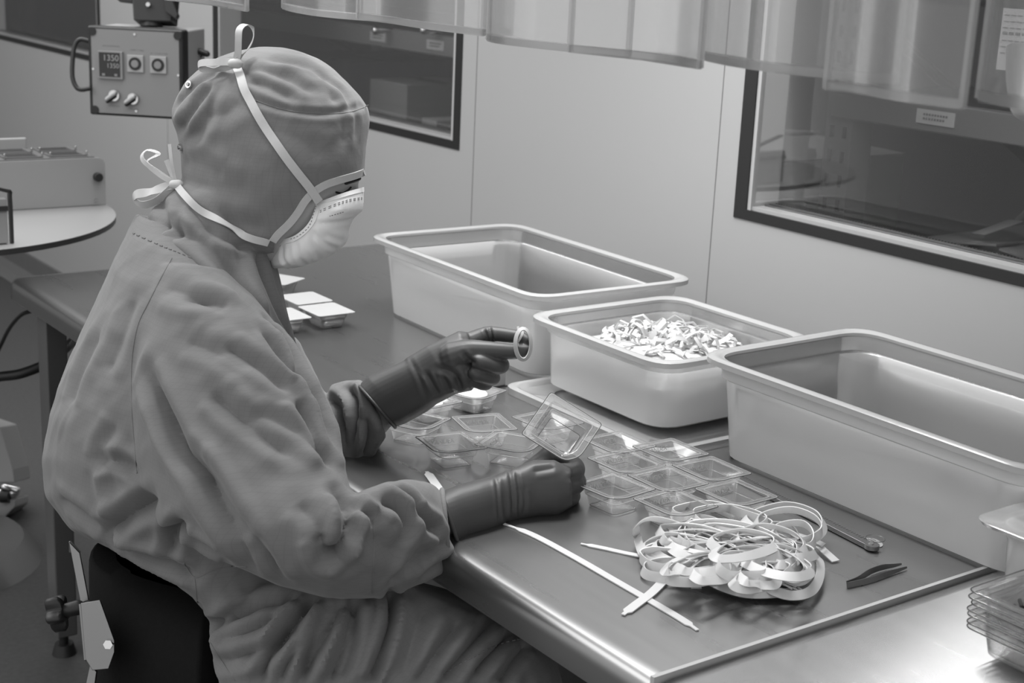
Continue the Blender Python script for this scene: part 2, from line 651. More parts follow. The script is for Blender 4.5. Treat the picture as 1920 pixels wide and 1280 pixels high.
rk = rack(-2.045, -0.25, 2.32, 3.1, 'dark steel pallet rack behind the right window with punched uprights and cartons')
rk2 = rack(-5.2, -3.36, 2.32, 3.1, 'dark steel pallet rack behind the left window, beyond the hooded head')
for r_, cx_, nm in ((rk, -1.80, 0), (rk2, -3.86, 1), (rk2, -3.545, 2)):
    lb = MB().box(cx_ - 0.045, cx_ + 0.045, 2.3055, 2.3078, 1.105, 1.132).build('shelf_label', M['white'], r_, False)
    pr = MB()
    for row in range(2):
        for k in range(9 - row):
            pr.box(cx_ - 0.028 + k * 0.0065, cx_ - 0.024 + k * 0.0065, 2.3045, 2.3056, 1.121 - row * 0.008, 1.125 - row * 0.008)
    pr.build('print', M['paperprint'], lb, False)
# cross beam behind the middle wall joins the two racks visually in the store room
carton(-2.62, -2.14, 2.25, 2.65, 0.0, 0.578, 'plain carton on the store-room floor under the tall labelled one', group='cartons behind the right window')
carton(-2.62, -2.14, 2.25, 2.65, 0.58, 0.99, 'tall carton with a printed label standing left of the rack upright', paper=(-2.255, -2.21, 0.80, 0.93), group='cartons behind the right window', flaps=0.02)
carton(-1.90, -1.52, 2.40, 2.86, 0.675, 0.86, 'open carton with lifted flaps and a paper slip behind the right window', flaps=0.022, group='cartons behind the right window', paper=(-1.79, -1.69, 0.765, 0.80))
carton(-1.50, -1.00, 2.37, 2.86, 0.675, 0.835, 'low closed carton at the right end behind the right window', m='card', group='cartons behind the right window', flaps=0.012)
carton(-1.78, -1.36, 2.40, 2.8, 1.145, 1.42, 'carton on the upper shelf behind the right window, half hidden by the curtain', m='carddark', group='cartons behind the right window')
carton(-1.22, -0.8, 2.40, 2.8, 1.145, 1.36, 'right one of the cartons on the upper shelf behind the right window', m='card', group='cartons behind the right window')
t = thing('paper_sheet', (-1.735, 2.5, 0.86), 'torn white paper slip sticking out of the open carton flaps', 'paper')
MB().add([(-1.80, 2.46, 0.885), (-1.74, 2.42, 0.895), (-1.70, 2.48, 0.925), (-1.76, 2.52, 0.915), (-1.80, 2.461, 0.884), (-1.74, 2.421, 0.894), (-1.70, 2.481, 0.924), (-1.76, 2.521, 0.914)],
         [(0, 1, 2, 3), (7, 6, 5, 4), (0, 4, 5, 1), (1, 5, 6, 2), (2, 6, 7, 3), (3, 7, 4, 0)]).build('slip', M['white'], t, False)
ob = carton(-4.6, -4.2, 2.4, 2.8, 0.675, 1.02, 'carton on the lower shelf behind the left window, left of the hood', m='carddark', group='cartons behind the left window')
carton(-4.06, -3.84, 2.4, 2.7, 0.675, 0.98, 'narrow carton on the lower shelf behind the left window', m='card', group='cartons behind the left window')
carton(-3.66, -3.58, 2.34, 2.6, 0.675, 0.905, 'small light carton standing nearest the cap behind the left window', m='card', group='cartons behind the left window', paper=(-3.65, -3.60, 0.76, 0.88))
carton(-3.50, -3.42, 2.34, 2.6, 0.675, 0.95, 'small light carton right of its twin behind the left window', m='card', group='cartons behind the left window', paper=(-3.49, -3.455, 0.78, 0.9))
carton(-3.1, -2.75, 2.6, 2.9, 0.0, 0.86, 'tall dark carton beside the rack behind the left window', m='carddark', group='cartons behind the left window')
for k, (px, py, lb) in enumerate(((705, 57, 'left one of two small round bright bolts behind the left window'), (795, 57, 'right one of two small round bright bolts behind the left window'))):
    c = onY(px, py, 2.26)
    t = thing('small_bolt', tuple(c), lb, 'fastener', 'small round bolts behind the left window')
    MB().tube([c + np.array([0, 0.055, 0]), c], [0.006, 0.012], 16).build('bolt_dome', M['chrome'], t)  # bright metal bolt heads on the rack beam, they give no light

# ------------------------------------------------------------------ strip curtain
cur_x = [-2.42, -2.20, -1.98, -1.76, -1.483, -1.375, -1.212, -1.052, -0.895, -0.855, -0.753, -0.685, -0.50]
pos = [(-2.30, .26), (-2.07, .26), (-1.84, .26), (-1.60, .245), (-1.335, .255), (-1.145, .21), (-0.975, .165), (-0.84, .215), (-0.70, .13), (-0.57, .17)]
names = ['strip over the dark left window, outermost left', 'strip over the left window, second from the left end', 'strip over the left window, above the white bow',
         'strip over the left window, above the cap', 'strip at the right edge of the left window', 'strip beside the left window with a dark edge over bare wall',
         'strip in front of bare wall, middle of the curtain', 'strip in front of bare wall just before the right window', 'strip at the left edge of the right window',
         'strip over the right window, with bright reflections']
for k, (cx_, wd_) in enumerate(pos):
    zb = 1.31 + 0.004 * math.sin(k * 2.1)
    yo = 0.85 + (0.012 if k % 2 else -0.004)
    rr = random.Random(k)
    ph = rr.random() * 6
    front, nseg = [], 14
    for s in range(nseg + 1):
        u = s / nseg
        x = cx_ - wd_ / 2 + wd_ * u
        y = yo + 0.008 * math.sin(u * 5 + ph) + 0.018 * (abs(2 * u - 1) ** 3) * (1 if k % 2 else -0.4)
        front.append((x, y))
    loc = (cx_, yo, zb)
    t = thing('curtain_strip', loc, 'clear plastic curtain ' + names[k], 'curtain', 'hanging clear plastic curtain strips')
    mb = MB()
    ring = lambda z: [(x, y, z) for x, y in front] + [(x, y + 0.0025, z) for x, y in reversed(front)]
    mb.loft([ring(zb), ring(zb + 0.4), ring(2.05)])
    mb.build('sheet', M['curtain'], t)
    ed = MB()
    for x, y in (front[0], front[-1]):
        ed.box(x - 0.002, x + 0.002, y - 0.001, y + 0.0035, zb, 2.05)
    ed.build('side_edge', M['curtainedge'], t, False)
    he = MB().loft([[(x, y - 0.0008, zb + dz) for x, y in front] + [(x, y + 0.0033, zb + dz) for x, y in reversed(front)] for dz in (-0.001, 0.006)])
    he.build('bottom_edge', M['curtainedge'], t)
rail = thing('curtain_rail', (-1.4, 0.85, 2.05), 'overhead rail of the clear strip curtain', 'rail')
MB().box(-2.5, -0.4, 0.82, 0.89, 2.05, 2.09).build('rail_bar', M['alu'], rail, False, 0.003)
# papers pinned near the right edge of the frame, inside the store-room window
t = thing('notice_paper', tuple(onY(1905, 110, YW - 0.002)), 'printed sheet taped to the right window at the picture edge', 'paper')
a, b = onY(1882, 15, YW - 0.0035), onY(1960, 140, YW - 0.0035)
MB().box(a[0], b[0], YW - 0.0040, YW - 0.0028, b[2], a[2]).build('sheet', M['panelcase'], t, False)
pr = MB()
for k in range(7):
    z = a[2] - 0.010 - k * 0.009
    for q in range(4):
        pr.box(a[0] + 0.004 + q * 0.011, a[0] + 0.012 + q * 0.011, YW - 0.0046, YW - 0.004, z, z + (0.004 if k == 3 else 0.0012))
pr.build('print', M['paperprint'], t, False)
t = thing('plastic_bag', tuple(onZ(1892, 215, 1.2)), 'white rounded plastic bag hanging at the right picture edge', 'bag')
c = P(1940, 150, 1.25)
pb = MB()
rings = []
for (yy, xl) in ((84, 1890), (95, 1889), (120, 1889), (150, 1889), (170, 1892), (190, 1895), (205, 1898), (214, 1904), (220, 1914)):
    p0, p1 = P(xl, yy, 1.25), P(1980, yy + 10, 1.25)
    a_, b_v = (p1 - p0) / 2, ROT[2] * 0.012
    rings.append([(p0 + p1) / 2 + math.copysign(abs(math.cos(q)) ** .6, math.cos(q)) * a_ + math.copysign(abs(math.sin(q)) ** .6, math.sin(q)) * b_v for q in np.linspace(0, 2 * math.pi, 20, False)])
pb.loft(rings)
pb.build('bag_body', M['whitepaint'], t)
t.location = c
for ch in t.children:
    for v in ch.data.vertices:
        v.co = v.co + Vector(onZ(1892, 215, 1.2)) - Vector(c)

# ------------------------------------------------------------------ steel tables
ZT = 0.75


def table(x0, x1, y0, y1, label, legs, name='steel_table', drop=0.043, top='steel'):
    t = thing(name, ((x0 + x1) / 2, (y0 + y1) / 2, 0), label, 'table')
    r = 0.011
    pr = [(y0 + 0.02, ZT - drop), (y0, ZT - drop), (y0, ZT - 2 * r), (y0 + r * .12, ZT - r), (y0 + r * .45, ZT - r * .42), (y0 + r, ZT - r * .12), (y0 + 2 * r, ZT),
          (y1, ZT), (y1, ZT - 0.03), (y0 + 0.02, ZT - 0.03)]
    mb = MB()
    rings = []
    for x, k in ((x0, 1), (x0 + r * .12, .5), (x0 + r * .45, .2), (x0 + 2 * r, 0), (x1 - 0.0012, 0), (x1, 0)):
        rings.append([(x, y + (k * 0.006 if y < y0 + 0.05 else 0), z - (k * r if z > ZT - 0.012 else 0)) for y, z in pr])
    mb.loft(rings)
    o = mb.build('tabletop', M[top], t, True)
    MB().box(x0 + 0.01, x1 - 0.01, y0 + 0.03, y1 - 0.01, ZT - 0.05, ZT - 0.031).build('underframe', M['framedark'], t, False)
    for lx, ly in legs:
        l = MB().box(lx - 0.025, lx + 0.025, ly - 0.02, ly + 0.02, 0.045, ZT - 0.045).build('leg', M['framedark'], t, False, 0.003)
        MB().tube([(lx, ly, 0.05), (lx, ly, 0.02)], 0.009, 10, False).tube([(lx, ly, 0.022), (lx, ly, 0.0)], [0.018, 0.024], 20, False).build('levelling_foot', M['blackplastic'], l)
    return t


table(-2.765, -0.912, 0.848, 1.855, 'long brushed steel worktable the worker sits at', [(-2.655, 0.89), (-2.655, 1.79), (-0.99, 1.79)])
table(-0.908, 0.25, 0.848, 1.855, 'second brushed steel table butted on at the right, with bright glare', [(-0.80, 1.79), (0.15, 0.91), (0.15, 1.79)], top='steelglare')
st = MB().box(-0.9125, -0.9075, 0.852, 1.85, ZT - 0.02, ZT + 0.0022)
o = st.build('joint_strip', M['whitepaint'], None, False, loc=(-0.91, 1.35, ZT - 0.02))
tag(o, 'narrow light sealing strip over the joint between the two steel tables', 'strip')
us = MB().box(-2.765, 0.25, 1.8555, 1.864, ZT - 0.03, ZT + 0.014)
o = us.build('upstand_trim', M['alu'], None, False, 0.002, loc=(-1.3, 1.86, ZT - 0.03))
tag(o, 'slim metal edge trim where the steel table meets the white wall', 'trim')


# ------------------------------------------------------------------ milky storage bins
def rrect(hx, hy, r, k=6):
    return fillet([(-hx, -hy), (hx, -hy), (hx, hy), (-hx, hy)], r, k)


def food_bin(hx, hy, h, taper=0.028):
    """rim half-size hx, hy; origin at the middle of the base"""
    root = bpy.data.objects.new('storage_bin', None)
    link(root)
    th = 0.0028
    out, inn = [], []
    prof = [(taper + 0.006, 0.0), (taper, 0.004), (taper - (taper - 0.019) * .5, h * 0.42), (0.0190, h * 0.78), (0.0150, h * 0.80), (0.0140, h - 0.014), (0.0130, h - 0.006)]
    rings = []
    for d, z in prof:
        rings.append(at_z(rrect(hx - d, hy - d, 0.045), z))
    body = MB()
    inner = [at_z(rrect(hx - d - th, hy - d - th, 0.042), max(z, th)) for d, z in prof]
    # rim: outward flange, rolled lip
    rim = [(0.013, h - 0.006), (0.004, h - 0.006), (0.002, h - 0.010), (0.0, h - 0.009), (0.0, h - 0.002), (0.003, h), (0.009, h), (0.012, h - 0.0015), (0.0158, h - 0.0025)]
    rr = [at_z(rrect(hx - d, hy - d, 0.045), z) for d, z in rim]
    body.loft(rings + inner[::-1][0:], True)
    o = body.build('bin_body', M['bin'], root)
    o.data.materials.append(M['bininner'])
    k_in = len(prof)
    for p in o.data.polygons:
        if min(i // 28 for i in p.vertices if i < 28 * 2 * k_in) >= k_in:
            p.material_index = 1
    rb = MB().loft(rr + [at_z(rrect(hx - 0.0158, hy - 0.0158, 0.042), h - 0.008)], False, True)
    rb.build('rim', M['binrim'], root)
    return root


def place(root, loc, rz, label, cat, group=None):
    root.location = loc
    root.rotation_euler = (0, 0, rz)
    return tag(root, label, cat, group)


HB = 0.140
b1 = food_bin(0.265, 0.162, HB)
place(b1, (-1.975, 1.478, ZT), -0.03, 'milky plastic bin standing empty farthest from the camera, behind the raised hand', 'bin', 'milky plastic bins along the wall')
b3 = copy_tree(b1)
place(b3, (-1.105, 1.478, ZT), 0.0, 'large empty milky plastic bin nearest the camera under the right window', 'bin', 'milky plastic bins along the wall')
b2 = food_bin(0.158, 0.152, 0.105, 0.022)
place(b2, (-1.555, 1.437, ZT + 0.014), 0.0, 'smaller milky bin between the two large ones, heaped with white film rings', 'bin', 'milky plastic bins along the wall')
ld = bpy.data.objects.new('bin_lid', None)
link(ld)
lp = [(0.0, 0.0), (0.0, 0.010), (0.006, 0.012), (0.012, 0.010), (0.016, 0.004), (0.05, 0.004)]
MB().loft([at_z(rrect(0.178 - d, 0.178 - d, 0.03), z + 0.0005) for d, z in lp] + [at_z(rrect(0.128, 0.128, 0.03), 0.0015)]).build('lid_panel', M['clearlid'], ld)
place(ld, (-1.54, 1.432, ZT), 0.0, 'clear flat lid with raised rim lying under the film bin', 'lid')
# clear container at the right picture edge
t = bpy.data.objects.new('clear_container', None)
link(t)
H2 = 0.10
prof = [(0.020, 0), (0.018, 0.003), (0.0145, H2 - 0.02), (0.012, H2 - 0.014), (0.012, H2 - 0.004)]
MB().loft([at_z(rrect(0.11 - d, 0.10 - d, 0.025), z) for d, z in prof] + [at_z(rrect(0.11 - d - .0015, 0.10 - d - .0015, 0.024), max(z, .0015)) for d, z in prof[::-1]]).build('container_body', M['bin'], t)
MB().loft([at_z(rrect(0.11 - d, 0.10 - d, 0.028), z) for d, z in [(0.014, H2 - 0.004), (-0.006, H2 - 0.006), (-0.008, H2 - 0.002), (-0.004, H2), (0.008, H2), (0.014, H2 + 0.004), (0.02, H2 + 0.004)]]).build('lid', M['clearlid'], t)
place(t, (-0.748, 1.348, ZT), 0.0, 'clear lidded container standing on the right table at the picture edge', 'container')

# ------------------------------------------------------------------ white film rings heaped in the small bin
hm = MB()
rng = random.Random(11)
for k in range(300):
    a = rng.random() * 6.283
    rr_ = math.sqrt(rng.random()) * 0.118
    x, y = -1.555 + rr_ * math.cos(a) * 1.02, 1.437 + rr_ * math.sin(a) * 0.98
    z = ZT + 0.044 + 0.062 * (1 - (rr_ / 0.15) ** 2) * rng.uniform(0.75, 1.03)
    R_ = rng.uniform(0.010, 0.024)
    nrm = Vector((rng.gauss(0, 1), rng.gauss(0, 1), rng.gauss(0, 1))).normalized()
    u = nrm.orthogonal().normalized()
    v = nrm.cross(u)
    pts, ns = [], []
    for q in range(10):
        an = q * 0.628
        kx = R_ * (1 + 0.25 * math.sin(2 * an + k))
        d = u * math.cos(an) + v * math.sin(an)
        pp = Vector((x, y, z)) + d * kx
        pp.x = min(max(pp.x, -1.688), -1.422)
        pp.y = min(max(pp.y, 1.310), 1.564)
        pp.z = max(pp.z, ZT + 0.026)
        pts.append(np.array(pp))
        ns.append(np.array(d))
    hm.ribbon(pts, ns, rng.uniform(0.004, 0.008), 0.0006, True)
core = [at_z(rrect(0.125 * s, 0.120 * s, 0.03), z, (-1.555, 1.437)) for s, z in ((0.90, ZT + 0.022), (0.98, ZT + 0.066), (0.82, ZT + 0.086), (0.55, ZT + 0.097), (0.2, ZT + 0.102))]
hm.loft(core)
o = hm.build('film_ring_heap', M['film'], None, True, loc=(-1.555, 1.437, ZT + 0.02))
tag(o, 'heap of curled white plastic film rings filling the small bin', 'plastic rings', kind='stuff')


# ------------------------------------------------------------------ blister trays
def blister(kind=0):
    """square flange with one cut corner, stepped tapering cavity; origin on the table below its middle"""
    root = bpy.data.objects.new('blister_tray', None)
    link(root)
    hx, hy, hh = 0.037, 0.035, 0.027
    c = 0.020
    if kind == 0:
        poly = [(-hx, -hy), (hx - 0.012, -hy), (hx, -hy + 0.016), (hx, hy), (-hx, hy)]
    else:
        poly = [(-hx, -hy), (hx, -hy), (hx, hy), (-hx, hy)]
    cr = [0.003, 0.012, 0.008, 0.004, 0.004][:len(poly)]
    prof = [(0.0, hh), (0.0072, hh), (0.0082, hh - 0.001), (0.0105, hh - 0.011), (0.0125, hh - 0.0125), (0.0145, 0.002), (0.0158, 0.0006)]
    rings = [at_z(fillet(inset(poly, d), [max(0.002, q) for q in cr], 4), z) for d, z in prof]
    rin = [at_z(fillet(inset(poly, d + 0.0006), [max(0.002, q) for q in cr], 4), z + 0.0006) for d, z in prof]
    MB().loft(rings[::-1] + rin).build('tray', M['clear'], root)
    # moulded edge lines: dark refraction and bright glints put in as colour
    for nm, mm, ed in (('outer_edge', 'edgerefract', ((0.0, hh + 0.0003, .0008), (0.0155, 0.0012, .0007))), ('moulded_edges', 'clearlid', ((0.0010, hh + 0.0006, .0009), (0.0078, hh + 0.0002, .0010), (0.0118, hh - 0.0118, .0014)))):
        em = MB()
        for d, z, w_ in ed:
            pts = at_z(fillet(inset(poly, d), [max(0.002, q) for q in cr], 4), z)
            em.ribbon(pts, [(0, 0, 1)] * len(pts), w_, 0.0005, True)
        em.build(nm, M[mm], root)
    cu = bpy.data.curves.new('lettering', 'FONT')
    cu.body = 'YANDEX'
    cu.size = 0.0085
    cu.extrude = 0.0002
    cu.align_x = 'CENTER'
    lt = bpy.data.objects.new('embossed_lettering', cu)
    link(lt)
    dg = bpy.context.evaluated_depsgraph_get()
    me = bpy.data.meshes.new_from_object(lt.evaluated_get(dg))
    bpy.data.objects.remove(lt)
    lo = bpy.data.objects.new('embossed_lettering', me)
    me.materials.clear()
    me.materials.append(M['clearlid'])
    link(lo)
    lo.parent = root
    # on the cavity wall farthest in -x, readable from +x
    lo.rotation_euler = (math.radians(78), 0, math.radians(90))
    lo.location = (-hx + 0.0115, 0.0, hh - 0.0095)
    return root


BL = blister(0)
GR = 'clear blister trays laid out at the front'
GL = 'clear blister trays between the hands'
spots = [
    # x, y, rz, label, group
    (-1.262, 1.096, 0.10, 'empty clear blister tray at the corner of the group, beside the lower gloved fist', GR),
    (-1.322, 1.166, 0.02, 'empty clear blister tray on the left of the back row of the front group', GR),
    (-1.328, 1.246, 0.0, 'empty clear blister tray nearest the small film bin, back of the front group', GR),
    (-1.248, 1.170, 0.0, 'empty clear blister tray in the middle of the front group', GR),
    (-1.248, 1.243, 0.0, 'empty clear blister tray beside the foot of the large near bin', GR),
    (-1.184, 1.125, 0.05, 'empty clear blister tray half covered by the tangled straps', GR),
    (-1.172, 1.212, 0.02, 'empty clear blister tray with a steel rule end behind it', GR),
    (-1.490, 1.012, -0.15, 'clear blister tray at the front of the left group, over the glare on the table', GL),
    (-1.455, 1.082, 0.55, 'clear blister tray in the left group touching the one held up', GL),
    (-1.535, 1.095, -0.25, 'clear blister tray in the centre of the left group', GL),
    (-1.505, 1.180, 0.05, 'clear blister tray lying behind the one held up', GL),
    (-1.590, 1.020, 0.45, 'clear blister tray tucked under the raised gloved cuff', GL),
    (-1.660, 1.085, 0.10, 'clear blister tray with a white pad, under the raised wrist', GL),
    (-1.665, 1.165, 0.35, 'clear blister tray with a white pad, under the raised curled fingers', GL),
    (-1.385, 1.205, 0.0, 'clear blister tray between the held one and the lid under the film bin', GL),
]
trays = []
for i, (x, y, rz, lb, g) in enumerate(spots):
    o = BL if i == 0 else copy_tree(BL)
    place(o, (x, y, ZT + 0.0004), rz, lb, 'blister tray', g)
for x, y, lb in ((-1.660, 1.085, 'round white pad in the tray under the raised wrist'), (-1.665, 1.165, 'round white pad in the tray under the curled fingers')):
    pp = MB().loft([at_z([(0.021 * s * math.cos(q), 0.019 * s * math.sin(q)) for q in np.linspace(0, 6.283, 28, False)], z, (x, y)) for s, z in ((0.8, ZT + 0.002), (0.92, ZT + 0.012), (1.1, ZT + 0.024), (1.0, ZT + 0.026))])
    tag(pp.build('white_pad', M['foam'], None, loc=(x, y, ZT + 0.002)), lb, 'pad', 'white pads in trays')
held = copy_tree(BL)
held.name = 'blister_tray_held'
held.name = 'blister_tray.050'
hc = P(1046, 822, 1.80)
held.scale = (1, 1, 1)
zx = np.array([0.30, 0.62, 0.15])
nrm = -ROT[2] * 0.80 + np.array([0, 0, 1]) * 0.55 + ROT[0] * 0.15
nrm /= np.linalg.norm(nrm)
ux = (P(1085, 835, 1.80) - P(1000, 772, 1.80)) * 1.0
ux = ux - nrm * ux.dot(nrm)
ux /= np.linalg.norm(ux)
uy = np.cross(nrm, ux)
Mh = Matrix(((ux[0], uy[0], nrm[0], hc[0]), (ux[1], uy[1], nrm[1], hc[1]), (ux[2], uy[2], nrm[2], hc[2]), (0, 0, 0, 1)))
held.matrix_world = Mh
tag(held, 'clear blister tray tilted up in the lower gloved hand', 'blister tray', GL)

# sealed blister packs with white lids near the chest
def sealed(x, y, rz, z, lb):
    t = bpy.data.objects.new('sealed_pack', None)
    link(t)
    hx, hy, hh = 0.040, 0.036, 0.026
    sq = [(-hx, -hy), (hx, -hy), (hx, hy), (-hx, hy)]
    prof = [(0.001, hh), (0.009, hh - 0.001), (0.010, hh - 0.009), (0.0115, hh - 0.010), (0.013, hh - 0.018), (0.016, 0.0)]
    MB().loft([at_z(fillet(inset(sq, d), 0.008, 4), zz) for d, zz in prof[::-1]]).build('tray', M['clearlid'], t)
    MB().loft([at_z(fillet(sq, 0.007, 4), zz) for zz in (hh + 0.0002, hh + 0.0012)]).build('paper_lid', M['white'], t, False)
    place(t, (x, y, z), rz, lb, 'sealed pack', 'sealed packs with white paper lids')


for px, py, rz, lb in ((612, 580, 0.0, 'sealed pack with white paper lid, frontmost and fully in view beside the chest'),
                       (572, 559, 0.0, 'sealed pack with white paper lid behind the frontmost one'),
                       (530, 590, 0.0, 'sealed pack with white paper lid partly hidden by the coverall chest'),
                       (520, 523, 0.5, 'sealed pack with only a lid corner showing below the mask')):
    q = onZ(px, py, ZT + 0.027)
    sealed(q[0], q[1], rz, ZT + 0.0003, lb)
# stack of white lidding sheets behind the curled fingers
q0, q1, q2 = onZ(988, 718, ZT + 0.006), onZ(930, 735, ZT + 0.006), onZ(985, 690, ZT + 0.04)
t = thing('paper_lid_stack', (-1.735, 1.275, ZT), 'stack of white paper sheets partly hidden behind the raised curled fingers', 'paper stack')
MB().box(-1.80, -1.735, 1.195, 1.275, ZT + 0.0015, ZT + 0.026).build('sheets', M['white'], t, False, 0.0015)
MB().box(-1.802, -1.733, 1.193, 1.277, ZT + 0.0002, ZT + 0.0014).build('base_card', M['blackplastic'], t, False)
MB().box(-1.80, -1.735, 1.195, 1.275, ZT + 0.0262, ZT + 0.0272).build('top_sheet', M['foam'], t, False)

# ------------------------------------------------------------------ strap bundle
def strap(pts, lb, w=0.010, nrm=None, tips=True, closed=False, name='silicone_strap', grp='straps tangled in the bundle', th=0.0012):
    loc = tuple(pts[0])
    mb = MB()
    ns = nrm if nrm is not None else [(0, 0, 1)] * len(pts)
    ws = [w] * len(pts)
    if tips and not closed:
        L = len(pts)
        ws = [w * (0.42 if min(i, L - 1 - i) < L * 0.09 else 1.0) for i in range(L)]
    mb.ribbon(pts, ns, ws, th, closed)
    return tag(mb.build(name, M['strap'], None, True, loc=loc), lb, 'strap', grp)


def tz(px, py, z=0.0012):
    return onZ(px, py, ZT + z)


def lerp_pts(a, n):
    a = [np.asarray(p) for p in a]
    return spline(a, n)


strap(lerp_pts([tz(945, 982), tz(1000, 1003), tz(1075, 1043), tz(1160, 1092), tz(1240, 1138), tz(1280, 1162), tz(1308, 1181)], 6),
      'long straight translucent strap with thin tip lying from the lower fist towards the table edge', 0.0095, grp='loose straps on the table')
strap(lerp_pts([tz(1300, 1040, .01), tz(1262, 1070, .004), tz(1225, 1108, .0028), tz(1190, 1135, .002), tz(1168, 1152, .0015)], 6),
      'short strap end crossing under the long straight strap', 0.0105, grp='loose straps on the table')
strap(lerp_pts([tz(1089, 1019), tz(1130, 1027), tz(1180, 1038), tz(1230, 1046, .004), tz(1300, 1050, .01)], 6),
      'strap end with thin tip pointing left out of the bundle', 0.008, grp='loose straps on the table')
strap(lerp_pts([tz(800, 884), tz(815, 905), tz(832, 930), tz(850, 955)], 6), 'strap end lying across the bright glare behind the lower cuff', 0.0115, grp='loose straps on the table')
for k, (seq, lb) in enumerate((
        (((1520, 1010, .012), (1548, 1035, .006), (1567, 1052, .002)), 'strap end poking out at the right of the bundle, lower one'),
        (((1490, 1000, .02), (1520, 1010, .014), (1545, 1022, .010)), 'strap end poking out at the right of the bundle, upper one'),
        (((1300, 1070, .01), (1303, 1090, .005), (1306, 1103, .001)), 'short strap end hanging at the front of the bundle'))):
    strap(lerp_pts([tz(*s) for s in seq], 5), lb, 0.011, tips=False)

# looped straps: (outline pixels, heights) ribbons standing on edge
loops = [
    [(1196, 1010, .006), (1195, 985, .022), (1225, 972, .030), (1290, 990, .022), (1350, 1025, .016), (1290, 1060, .01), (1215, 1045, .006)],
    [(1265, 955, .012), (1330, 945, .016), (1400, 965, .024), (1450, 985, .028), (1400, 1000, .02), (1330, 975, .018), (1270, 968, .012)],
    [(1400, 965, .02), (1470, 945, .030), (1530, 960, .028), (1545, 990, .02), (1510, 1015, .016), (1450, 1005, .02), (1405, 985, .022)],
    [(1420, 970, .03), (1480, 955, .036), (1530, 972, .032), (1538, 1000, .022), (1490, 1018, .02), (1430, 1005, .026)],
    [(1480, 1060, .010), (1530, 1040, .012), (1538, 1075, .010), (1520, 1108, .008), (1480, 1116, .008), (1440, 1100, .01), (1440, 1075, .012)],
    [(1330, 1085, .006), (1380, 1108, .005), (1430, 1113, .005), (1500, 1105, .006), (1440, 1080, .012), (1370, 1065, .015)],
    [(1300, 1000, .02), (1340, 985, .028), (1420, 1000, .030), (1500, 1020, .022), (1500, 1050, .014), (1400, 1060, .018), (1310, 1050, .016)],
    [(1290, 1020, .018), (1330, 1000, .026), (1400, 1010, .03), (1450, 1035, .028), (1430, 1060, .02), (1350, 1070, .018), (1295, 1050, .016)],
    [(1320, 1030, .024), (1370, 1015, .032), (1430, 1030, .032), (1450, 1050, .024), (1410, 1070, .018), (1340, 1065, .018)],
    [(1210, 1030, .008), (1260, 1020, .014), (1330, 1040, .018), (1330, 1060, .014), (1260, 1058, .01), (1212, 1050, .006)],
    [(1208, 1060, .005), (1250, 1050, .012), (1320, 1065, .016), (1340, 1080, .01), (1280, 1085, .006), (1215, 1078, .004)],
    [(1205, 1020, .012), (1240, 1005, .018), (1300, 1008, .024), (1340, 1020, .02), (1290, 1035, .016), (1215, 1035, .01)],
    [(1440, 1050, .02), (1490, 1045, .022), (1520, 1065, .016), (1500, 1090, .01), (1450, 1085, .012), (1425, 1068, .016)],
    [(1380, 1000, .034), (1430, 985, .038), (1490, 1000, .034), (1510, 1030, .024), (1460, 1045, .024), (1395, 1030, .03)],
    [(1300, 960, .016), (1370, 952, .022), (1440, 975, .03), (1390, 1000, .028), (1320, 985, .022)],
    [(1340, 1040, .03), (1400, 1025, .036), (1470, 1040, .030), (1480, 1065, .02), (1420, 1080, .016), (1350, 1075, .018)],
    [(1270, 1040, .02), (1310, 1020, .026), (1380, 1025, .034), (1390, 1060, .026), (1330, 1080, .016), (1275, 1070, .014)],
    [(1410, 1040, .028), (1450, 1025, .032), (1510, 1040, .022), (1525, 1060, .014), (1480, 1075, .016), (1425, 1065, .022)],
    [(1235, 990, .02), (1290, 985, .026), (1350, 1000, .03), (1400, 1015, .03), (1340, 1025, .026), (1260, 1015, .02)],
    [(1360, 1095, .006), (1420, 1085, .012), (1470, 1095, .010), (1490, 1110, .006), (1430, 1105, .006)],
    [(1200, 1040, .01), (1230, 1030, .016), (1290, 1040, .02), (1360, 1050, .022), (1300, 1068, .014), (1225, 1062, .008)],
    [(1450, 990, .03), (1500, 980, .032), (1525, 1000, .026), (1520, 1025, .02), (1470, 1025, .026)],
    [(1330, 1010, .034), (1390, 995, .038), (1450, 1010, .036), (1440, 1035, .03), (1370, 1040, .03)],
    [(1250, 1000, .022), (1310, 992, .03), (1380, 1005, .034), (1440, 1020, .032), (1500, 1035, .02), (1440, 1050, .022), (1340, 1045, .024), (1262, 1025, .02)],
    [(1230, 1015, .016), (1300, 1010, .026), (1390, 1030, .034), (1470, 1060, .02), (1500, 1085, .01), (1430, 1085, .014), (1320, 1070, .016), (1240, 1045, .012)],
    [(1290, 985, .022), (1360, 980, .03), (1440, 1000, .034), (1490, 1030, .026), (1450, 1060, .022), (1360, 1050, .026), (1290, 1020, .022)],
]
rl = random.Random(21)
